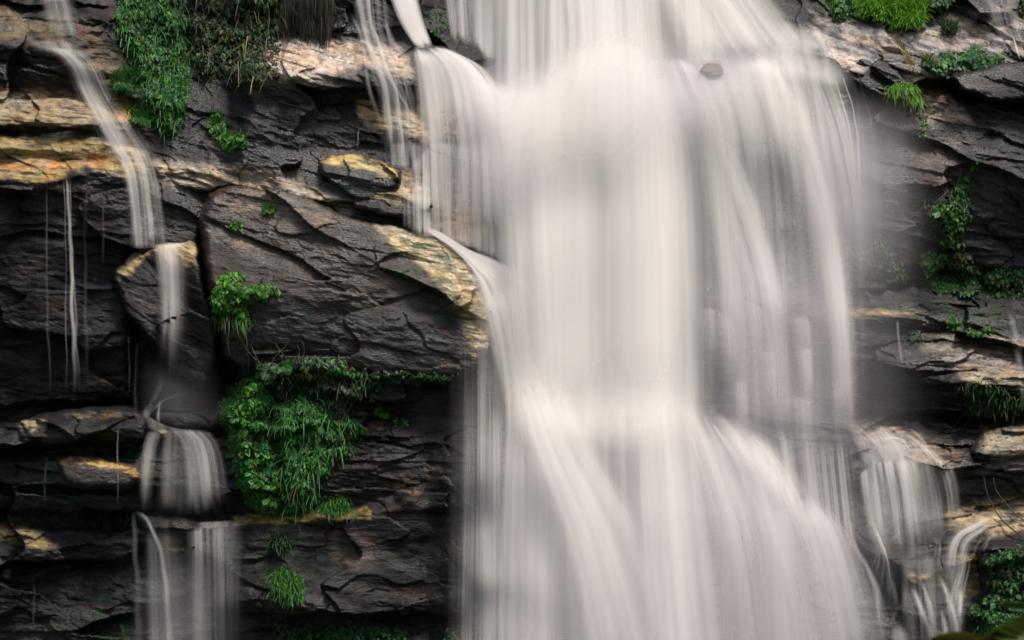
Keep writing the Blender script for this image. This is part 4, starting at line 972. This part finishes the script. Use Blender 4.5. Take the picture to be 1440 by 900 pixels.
poly = [(396, -20), (470, -20), (468, 30), (455, 40), (400, 30)]
p = in_poly(poly, 900, rng, 14, -.6, 40)
root_b = blades(np.c_[p[:, :2], surf_at(p[:, 0], p[:, 1]) + 4 + 22 * rng.random(900)], np.c_[rng.normal(0, .12, 900), np.ones(900), rng.normal(.1, .12, 900)], (18 + 38 * np.clip(.5 + pnoise(p[:, 0] / 14, p[:, 1] * 0, 77), 0, 1)) * rng.uniform(.5, 1.2, 900), np.full(900, 1.2), tint_of(900, [(.035, .030, .018), (.025, .032, .014), (.05, .04, .025), (.02, .035, .014)], rng), .3)
plant('hanging_roots', 'curtain of thin brown and green roots hanging over the pale wet ledge', 'roots', None, poly, [root_b])
for i, (poly, L, c, lab) in enumerate((
        ([(296, 162), (310, 158), (315, 180), (308, 192), (296, 182)], 9, FRESH, 'bright leafy tuft on the dark rock right of the long creeper'),
        ([(308, 194), (326, 188), (346, 190), (340, 202), (322, 208)], 9, FRESH, 'low bright tuft just below another tuft right of the long creeper'),
        ([(366, 290), (384, 288), (386, 298), (370, 300)], 7, FRESH, 'tiny bright plant on top of the huge brown boulder'),
        ([(324, 314), (338, 312), (340, 320), (326, 322)], 6, FRESH, 'tiny plant at the upper left edge of the huge brown boulder'))):
    plant('tuft', lab, 'plant', TG, poly, [creeper(poly, 110 if i < 2 else 40, L, 10, c, 50 + i), grass(poly, 60 if i < 2 else 20, 12, 1.2, c, 60 + i)])
poly = [(312, 386), (324, 377), (338, 384), (342, 402), (372, 402), (394, 408), (366, 418), (346, 428), (354, 448), (352, 460), (340, 458), (326, 440), (300, 444), (298, 412)]
plant('fern', 'bright yellow green bush of fern on the left face of the huge brown boulder', 'fern', TG, poly, [creeper(poly, 900, 7, 26, FRESH + BRIGHT[:1], 71, aspect=.6, bias=-.05), fern(330, 408, 12, 28, FRESH, 72, 7), fern(356, 412, 8, 32, FRESH, 73, 6), grass([(300, 436), (345, 436), (352, 444), (310, 446)], 160, 26, 1.2, OLIVE + FRESH, 74, up=-1, droop=.2)],
      vine_stems([(320, 450), (350, 450), (360, 520), (330, 520)], 7, 75, 70))
poly = [(338, 536), (356, 528), (374, 534), (384, 560), (378, 606), (390, 640), (402, 690), (398, 716), (372, 724), (350, 702), (334, 652), (320, 602), (308, 574), (320, 548)]
plant('creeper', 'thick creeper of small round leaves draping below the huge boulder', 'creeper', CG, poly, [creeper(poly, 5200, 7, 44, LUSH, 81, aspect=.9), creeper(poly, 2000, 7, 50, FRESH + LUSH[3:], 82, aspect=.9, bias=.0)], vine_stems(poly, 5, 83))
poly = [(380, 560), (404, 566), (420, 552), (450, 562), (466, 590), (486, 580), (504, 596), (484, 610), (494, 628), (466, 640), (462, 664), (444, 672), (446, 700), (430, 720), (400, 722), (400, 690), (390, 640), (380, 606)]
plant('shrub', 'feathery green shrub of narrow leaves right of the round leaved creeper', 'shrub', CG, poly, [creeper(poly, 4600, 8, 36, LUSH, 91, aspect=.45), creeper(poly, 1700, 7, 44, FRESH + LUSH, 92, aspect=.5, bias=.0), grass(poly, 260, 26, 1.4, LUSH, 93, up=-.3, droop=.5, out=.8, thick=34), grass(poly, 36, 34, 1.0, DRY[2:3] + OLIVE, 95, up=-.6, droop=.3, out=.9, thick=38), creeper([(440, 560), (500, 590), (520, 600), (470, 640)], 260, 9, 26, FRESH + LUSH, 96, aspect=.5), creeper([(404, 676), (430, 676), (430, 700), (404, 702)], 14, 17, 44, FRESH, 97, aspect=.8)], vine_stems(poly, 6, 94))
poly = [(356, 514), (390, 506), (436, 498), (470, 502), (500, 520), (545, 530), (530, 542), (500, 566), (478, 590), (452, 566), (420, 554), (386, 560)]
plant('shrub', 'dark olive shrub with bare stalks under the lip of the huge boulder', 'shrub', CG, poly, [creeper(poly, 1500, 9, 30, DARK + LUSH[:1], 101, aspect=.5, bias=.0), creeper(poly, 350, 9, 34, OLIVE + LUSH, 102, aspect=.5), creeper([(440, 504), (480, 506), (500, 524), (450, 530)], 200, 9, 30, LUSH + FRESH, 104, aspect=.5), grass(poly, 60, 26, 1.0, DRY[2:3] + OLIVE, 105, up=-.4, droop=.4, thick=26)], vine_stems(poly, 12, 103, 60))
poly = [(365, 505), (425, 505), (425, 532), (370, 532)]
plant('fern', 'broad fern fronds spreading above the feathery shrub', 'fern', TG, poly, [fern(392, 522, 9, 34, GREEN, 111, 10, (-1.6, 1.6)), fern(412, 520, 8, 26, GREEN, 112, 8, (-1.5, 1.5))])
poly = [(520, 522), (560, 520), (600, 526), (648, 526), (646, 534), (600, 534), (556, 532), (524, 536)]
plant('creeper', 'thin trailing creeper in the crack beneath the huge boulder', 'creeper', CG, poly, [creeper(poly, 420, 6, 9, DARK + GREEN[:2], 121)])
for i, (poly, n, L, c, lab) in enumerate((
        ([(452, 706), (484, 704), (488, 720), (452, 722)], 260, 22, GREEN + FRESH, 'grass tuft on the long ledge right of the feathery shrub'),
        ([(382, 808), (400, 800), (424, 812), (424, 846), (404, 852), (384, 836)], 520, 22, GREEN + FRESH, 'grass tuft on the dark wall low below the long ledge'),
        ([(378, 756), (402, 752), (404, 774), (382, 776)], 180, 18, DARK + GREEN[:1], 'dim grass tuft just below the long ledge'),
        ([(104, 722), (190, 722), (188, 736), (110, 742)], 420, 20, DARK, 'dark ferny fringe under the stack of ledges'))):
    plant('grass_tuft', lab, 'grass', TG, poly, [grass(poly, n, L, 1.4, c, 130 + i, up=.3, droop=.7, out=.9), creeper(poly, n // 3, 6, 6, c, 140 + i, aspect=.4)])
for i, (poly, n, lab) in enumerate((([(448, 882), (480, 876), (560, 882), (576, 896), (570, 920), (450, 920)], 700, 'low dark green creeper at the foot of the left wall'),
                                ([(384, 874), (430, 868), (446, 890), (440, 920), (390, 920)], 260, 'very dark plant left of the low creeper at the wall foot'),
                                ([(624, 884), (642, 880), (646, 900), (640, 920), (626, 920)], 120, 'small green plant at the bottom edge of the main fall'))):
    plant('creeper', lab, 'creeper', CG, poly, [creeper(poly, n, 7, 16, DARK if i == 1 else GREEN[:3] + DARK[:2], 150 + i)])
for i, (x, y, s) in enumerate(((537, 576, 11), (555, 592, 8), (570, 593, 7))):
    poly = [(x - 6, y - 6), (x + 6, y - 6), (x + 6, y + 6), (x - 6, y + 6)]
    plant('sprout', ('bright single leaf sprout on the wall beneath the huge boulder', 'tiny sprout on a small ledge beneath the huge boulder, left of its twin', 'tiny sprout on a small ledge beneath the huge boulder, nearer the fall')[i], 'plant', TG, poly, [creeper(poly, 9, s, 4, FRESH, 160 + i, aspect=.8)])
# right of the fall
poly = [(1164, -14), (1226, -14), (1232, 18), (1210, 26), (1172, 22)]
plant('shrub', 'leafy green shrub on the upper ledge beside the fall', 'shrub', CG, poly, [creeper(poly, 900, 8, 26, GREEN + FRESH, 171), grass(poly, 160, 18, 1.3, GREEN, 172)])
poly = [(1214, 8), (1240, 4), (1300, 6), (1302, 22), (1292, 42), (1262, 40), (1240, 24), (1216, 22)]
plant('grass_tuft', 'large bright green grass clump on the upper right ledge', 'grass', TG, poly, [grass(poly, 2200, 24, 1.7, BRIGHT, 173, up=.9, droop=.6, out=.8, thick=10), grass(poly, 300, 18, 1.4, DRY, 174, up=.2, droop=.7, out=.8)])
poly = [(1300, -20), (1338, -20), (1342, 6), (1326, 16), (1302, 14)]
plant('shrub', 'dull green shrub right of the bright grass clump', 'shrub', CG, poly, [creeper(poly, 520, 8, 18, GREEN + OLIVE, 175), grass(poly, 160, 18, 1.3, OLIVE + FRESH, 176)])
poly = [(1326, 36), (1344, 36), (1346, 50), (1328, 50)]
plant('grass_tuft', 'small grey green tuft on the pale ledge', 'grass', TG, poly, [grass(poly, 200, 18, 1.5, [(.07, .10, .06), (.10, .13, .09), (.06, .10, .03)], 177, droop=.6), creeper([(1322, 26), (1334, 24), (1334, 34), (1324, 34)], 30, 6, 5, FRESH, 178)])
poly = [(1300, 84), (1316, 80), (1334, 72), (1346, 74), (1346, 94), (1326, 98), (1308, 94)]
plant('shrub', 'leafy shrub in the hollow under the pale ledge, left of its neighbour', 'shrub', CG, poly, [creeper(poly, 360, 8, 14, GREEN + FRESH[:1], 179), grass([(1300, 84), (1310, 80), (1312, 96), (1304, 96)], 60, 16, 1.4, FRESH + DRY, 180)])
poly = [(1352, 74), (1368, 64), (1384, 66), (1390, 78), (1412, 74), (1400, 86), (1372, 92), (1354, 90)]
plant('shrub', 'leafy shrub in the hollow under the pale ledge, below the water trickle', 'shrub', CG, poly, [creeper(poly, 460, 9, 16, GREEN, 181)])
poly = [(1430, -20), (1490, -20), (1490, 30), (1440, 20)]
plant('shrub', 'yellowish shrub cut by the edge of the view on the upper ledge', 'shrub', CG, poly, [creeper(poly, 260, 8, 16, OLIVE + FRESH, 182)])
poly = [(1250, 128), (1264, 122), (1284, 124), (1294, 140), (1292, 152), (1276, 148), (1256, 138)]
plant('grass_tuft', 'round bright green grass tuft on the dark face below the ledge', 'grass', TG, poly, [grass(poly, 900, 18, 1.4, BRIGHT, 183, up=.6, droop=.8, out=.9, thick=8), grass(poly, 160, 16, 1.3, DRY + OLIVE, 184, up=-.2, droop=.5)])
rng = np.random.default_rng(185)
t = rng.random(260)
B = np.c_[1254 + 30 * t + rng.normal(0, 2.5, 260), 42 + 52 * t + rng.normal(0, 2, 260)]; B = np.c_[B, surf_at(B[:, 0], B[:, 1]) + 3]
plant('dry_grass', 'strip of dry yellow grass trailing down from the bright clump', 'grass', TG, [(1254, 42), (1290, 94), (1280, 96)], [blades(B, np.c_[.5 + rng.normal(0, .2, 260), np.ones(260), .2 + rng.normal(0, .2, 260)], rng.uniform(8, 20, 260), np.full(260, 1.2), tint_of(260, DRY, rng), .2)])
poly = [(1292, 156), (1300, 160), (1304, 190), (1298, 192)]
plant('moss_strand', 'thin green strand hanging below the round grass tuft', 'moss', TG, poly, [creeper(poly, 90, 5, 5, OLIVE + FRESH, 186)])
poly = [(1368, 228), (1374, 226), (1374, 236), (1368, 236)]
plant('sprout', 'tiny bright sprout on the right hand dark wall', 'plant', TG, poly, [creeper(poly, 18, 6, 4, FRESH, 187)])
poly = [(1344, 248), (1356, 246), (1364, 280), (1358, 312), (1350, 340), (1330, 346), (1318, 318), (1302, 296), (1298, 294), (1322, 286), (1338, 270)]
plant('creeper', 'dark green creeper climbing the crack above the planted ledge', 'creeper', CG, poly, [creeper(poly, 1100, 7, 24, GREEN + DARK, 191), creeper(poly, 200, 7, 28, FRESH, 192)], vine_stems(poly, 5, 193))
poly = [(1296, 366), (1314, 352), (1328, 356), (1326, 372), (1304, 378)]
plant('creeper', 'sprays of broad pale leaves between the climbing creeper and the ledge', 'creeper', CG, poly, [creeper(poly, 90, 9, 16, FRESH + GREEN, 195)])
poly = [(1330, 344), (1356, 346), (1372, 380), (1350, 386), (1330, 376)]
plant('shrub', 'dark drooping shrub under the climbing creeper', 'shrub', CG, poly, [creeper(poly, 360, 7, 16, DARK + OLIVE, 197)])
poly = [(1180, 340), (1196, 322), (1214, 352), (1238, 330), (1252, 350), (1266, 376), (1290, 388), (1286, 402), (1240, 402), (1186, 400)]
plant('creeper', 'misty dark creeper on the wall behind the right edge of the veil', 'creeper', CG, poly, [creeper(poly, 1100, 7, 14, DARK + GREEN[:2], 201, bias=.0)])
poly = [(1286, 388), (1330, 384), (1370, 384), (1440, 376), (1520, 380), (1520, 424), (1440, 416), (1400, 412), (1350, 410), (1296, 402)]
plant('creeper', 'band of leafy plants along the whole right ledge', 'creeper', CG, poly, [creeper(poly, 1700, 8, 18, GREEN + DARK, 203), creeper([(1310, 392), (1372, 392), (1370, 410), (1316, 406)], 500, 6, 20, FRESH, 204)])
for i, (poly, n, lab) in enumerate((([(990, 206), (1006, 204), (1020, 250), (1044, 330), (1052, 390), (1020, 400), (1006, 330), (992, 260)], 900, 'green creeper seen dimly between the core and the first long strand'),
                                ([(1092, 300), (1130, 290), (1142, 390), (1100, 400)], 600, 'green creeper seen dimly between the two long strands'),
                                ([(598, 18), (626, 14), (632, 48), (606, 52)], 60, 'few green leaves in the dark gap right of the thick jet'))):
    plant('creeper', lab, 'creeper', CG, poly, [creeper(poly, n, 6, 5, GREEN, 210 + i)])
poly = [(1346, 546), (1370, 536), (1400, 548), (1440, 556), (1500, 560), (1500, 584), (1440, 580), (1400, 584), (1370, 582)]
plant('shrub', 'trailing green shrub in the undercut at the right', 'shrub', CG, poly, [creeper(poly, 700, 7, 18, GREEN + DARK, 221, aspect=.5), grass(poly, 400, 20, 1.3, GREEN + OLIVE, 222, up=.2, droop=.8)])
poly = [(1414, 578), (1434, 576), (1436, 592), (1418, 594)]
plant('dry_grass', 'yellow brown grass tuft hanging over the jagged tan rock', 'grass', TG, poly, [grass(poly, 220, 20, 1.3, DRY + OLIVE, 223, up=-.8, droop=.3)])
poly = [(1332, 448), (1342, 442), (1352, 448), (1350, 460), (1336, 462)]
plant('tuft', 'small round green tuft on the layered ledges', 'plant', TG, poly, [creeper(poly, 160, 6, 10, GREEN + FRESH, 225)])
poly = [(1362, 460), (1376, 464), (1390, 456), (1394, 468), (1366, 470)]
plant('tuft', 'flat green tuft right of the small round one', 'plant', TG, poly, [creeper(poly, 120, 6, 6, GREEN + FRESH, 226)])
poly = [(1280, 466), (1294, 462), (1296, 474), (1284, 476)]
plant('tuft', 'dim tuft left of the small round one', 'plant', TG, poly, [creeper(poly, 90, 6, 6, DARK + GREEN, 227)])
poly = [(1384, 800), (1396, 776), (1420, 768), (1500, 762), (1510, 830), (1450, 846), (1404, 836)]
plant('shrub', 'dark leafy shrub on the rounded boulder beside the lower cascade', 'shrub', CG, poly, [creeper(poly, 900, 8, 20, DARK + GREEN[:2], 231, bias=.05), creeper([(1390, 790), (1410, 772), (1440, 770), (1440, 800)], 160, 8, 24, GREEN, 232)])
poly = [(1358, 858), (1376, 842), (1400, 832), (1440, 838), (1440, 920), (1376, 920)]
plant('shrub', 'dense green shrub at the foot of the rounded boulder', 'shrub', CG, poly, [creeper(poly, 1500, 7, 26, GREEN + DARK, 233)])

# bare twigs reaching over the rock at the right
def tube_thing(name, label, cat, paths, r0, r1, group=None, out=26):
    ps = []
    for p in paths:
        q, _ = resample(p, 24); ps.append(np.c_[q, surf_at(q[:, 0], q[:, 1]) + np.interp(np.linspace(0, 1, 24), [0, .7, 1], [out, out * .7, 2])])
    v, f = tube_mesh(ps, r0, r1)
    return set_props(mesh_obj(name, to_world(v), f, BARK), label, cat, group)
tube_thing('twig', 'long bare twig curving down past the jagged rock, lower of two', 'twig', [[(1383, 668), (1387, 690), (1396, 712), (1414, 736), (1450, 764)]], .9, 1.3)
tube_thing('twig', 'long bare twig curving down past the jagged rock, upper of two', 'twig', [[(1397, 672), (1401, 690), (1416, 710), (1434, 728), (1460, 742)]], .8, 1.2)
tube_thing('twig', 'broken dark stick standing in the lower right cascade', 'twig', [[(1333, 744), (1322, 758), (1322, 775), (1327, 800)]], 1.4, 1.0, out=14)
tube_thing('twig', 'pale fallen stick lying on the rock right of the dark shrub', 'twig', [[(391, 142), (410, 148), (440, 155)]], 1.2, .8, out=3)

# leaves close to the camera, on the bank
def near_plant(name, label, cat, d, leaves, foot):
    """leaves: (x, y base, x, y tip, width) in photo pixels at distance d; stems run down to the bank"""
    o = (DIST - d) / S; k = DIST / d; P = []; rng = np.random.default_rng(int(d * 10)); stems = []
    for bx, by, tx, ty, wd, col in leaves:
        c = np.array([720.0, 450.0]); n = 9
        b = np.array([bx, by]); t = np.array([tx, ty]); ax = t - b; sd = np.array([-ax[1], ax[0]]) / np.hypot(*ax)
        u = np.linspace(0, 1, n); w_ = wd * np.sin(np.pi * np.clip(u * .93 + .05, 0, 1)) ** .8
        mid = b + ax * u[:, None] + np.array([0, 1]) * (u ** 2)[:, None] * np.hypot(*ax) * .10
        V = np.stack([np.c_[mid - sd * w_[:, None] / 2, o + 0 * u + 3 * u], np.c_[mid, o + 0 * u - wd * .12 / k], np.c_[mid + sd * w_[:, None] / 2, o + 0 * u + 3 * u]], 1).reshape(-1, 3)
        i = np.arange(n - 1)[:, None] * 3
        F = np.concatenate([i + [0, 1, 4, 3], i + [1, 2, 5, 4]])
        P.append((V, F, np.tile(np.array(col), (len(V), 1)) * (1 + .2 * rng.normal(0, 1, (len(V), 1)))))
        stems.append([(bx, by, o), ((bx + foot[0]) / 2, (by + foot[1]) / 2 - 8, o), (foot[0], foot[1], o)])
    root = bpy.data.objects.new(name, None); COL.objects.link(root)
    loc = world(np.array([foot[0]]), np.array([foot[1]]), np.array([o]))[0]; root.location = loc
    V, F, C = join(P); mesh_obj('foliage', to_world(V) - loc, F, LEAF, root, attrs={'tint': np.clip(C, .004, .6)})
    for st in stems:
        v, f = tube_mesh([st], 1.3, 1.6); mesh_obj('stem', to_world(v) - loc, f, BARK, root)
    set_props(root, label, cat)
near_plant('leafy_plant', 'blurred yellow green leaves of a plant close to the viewer', 'plant', 10.0,
           [(1450, 905, 1365, 900, 40, (.075, .085, .012)), (1480, 880, 1392, 884, 36, (.07, .11, .012)), (1400, 915, 1308, 890, 34, (.075, .06, .012)), (1470, 860, 1405, 842, 13, (.03, .07, .012)), (1440, 930, 1400, 880, 30, (.06, .09, .012))], (1470, 1000))
near_plant('grass_plant', 'single bright grass blade at the bottom of the left wall', 'grass', 12.0, [(175, 912, 171, 874, 3.4, (.08, .26, .02))], (176, 960))

# ------------------------------------------------------------------ valley floor, pool and the slope the camera stands on
gx_ = np.r_[np.linspace(-900, -60, 16), np.linspace(-50, 50, 41), np.linspace(60, 900, 16)]
gy_ = np.r_[np.linspace(-900, -150, 20), np.linspace(-140, 12, 77)]
TX, TY = np.meshgrid(gx_, gy_)
Z = np.interp(TY, [-900, -300, -110, -72, -48, -22, -6, 12], [160, 120, 8, -2.1, -2.4, -14.4, -14.6, -13.5])  # far end rises into an unseen hill behind the camera, added to block low sky
Z = Z + .12 * fbm(TX / 2.5, TY / 2.5, 3, 700) + 6 * sstep(80, 300, np.abs(TX)) * fbm(TX / 70, TY / 70, 3, 701)
m, n, l, out = new_mat('soil')
pb = n.new('ShaderNodeBsdfPrincipled'); pb.inputs['Roughness'].default_value = .9
nz = n.new('ShaderNodeTexNoise'); nz.inputs['Scale'].default_value = .6; nz.inputs['Detail'].default_value = 8
rp = n.new('ShaderNodeValToRGB'); rp.color_ramp.elements[0].color = (.015, .028, .010, 1); rp.color_ramp.elements[1].color = (.045, .06, .02, 1)
tc = n.new('ShaderNodeTexCoord'); l.new(tc.outputs['Object'], nz.inputs['Vector'])
l.new(nz.outputs[0], rp.inputs[0]); l.new(rp.outputs[0], pb.inputs['Base Color']); l.new(pb.outputs[0], out.inputs[0])
set_props(mesh_obj('ground', np.stack([TX, TY, Z], -1).reshape(-1, 3), grid_faces(*TX.shape)[:, ::-1], m), kind='structure')
m, n, l, out = new_mat('pool_water')
pb = n.new('ShaderNodeBsdfPrincipled'); pb.inputs['Base Color'].default_value = (.05, .06, .055, 1); pb.inputs['Roughness'].default_value = .12
nz = n.new('ShaderNodeTexNoise'); nz.inputs['Scale'].default_value = 1.5; bu = n.new('ShaderNodeBump'); bu.inputs['Strength'].default_value = .3
l.new(nz.outputs[0], bu.inputs['Height']); l.new(bu.outputs[0], pb.inputs['Normal']); l.new(pb.outputs[0], out.inputs[0])
px_, py_ = np.meshgrid(np.linspace(-40, 40, 41), np.linspace(-26, 4, 16))
set_props(mesh_obj('pool_water', np.stack([px_, py_, -13.9 + 0 * px_], -1).reshape(-1, 3), grid_faces(*px_.shape)[:, ::-1], m), kind='structure')
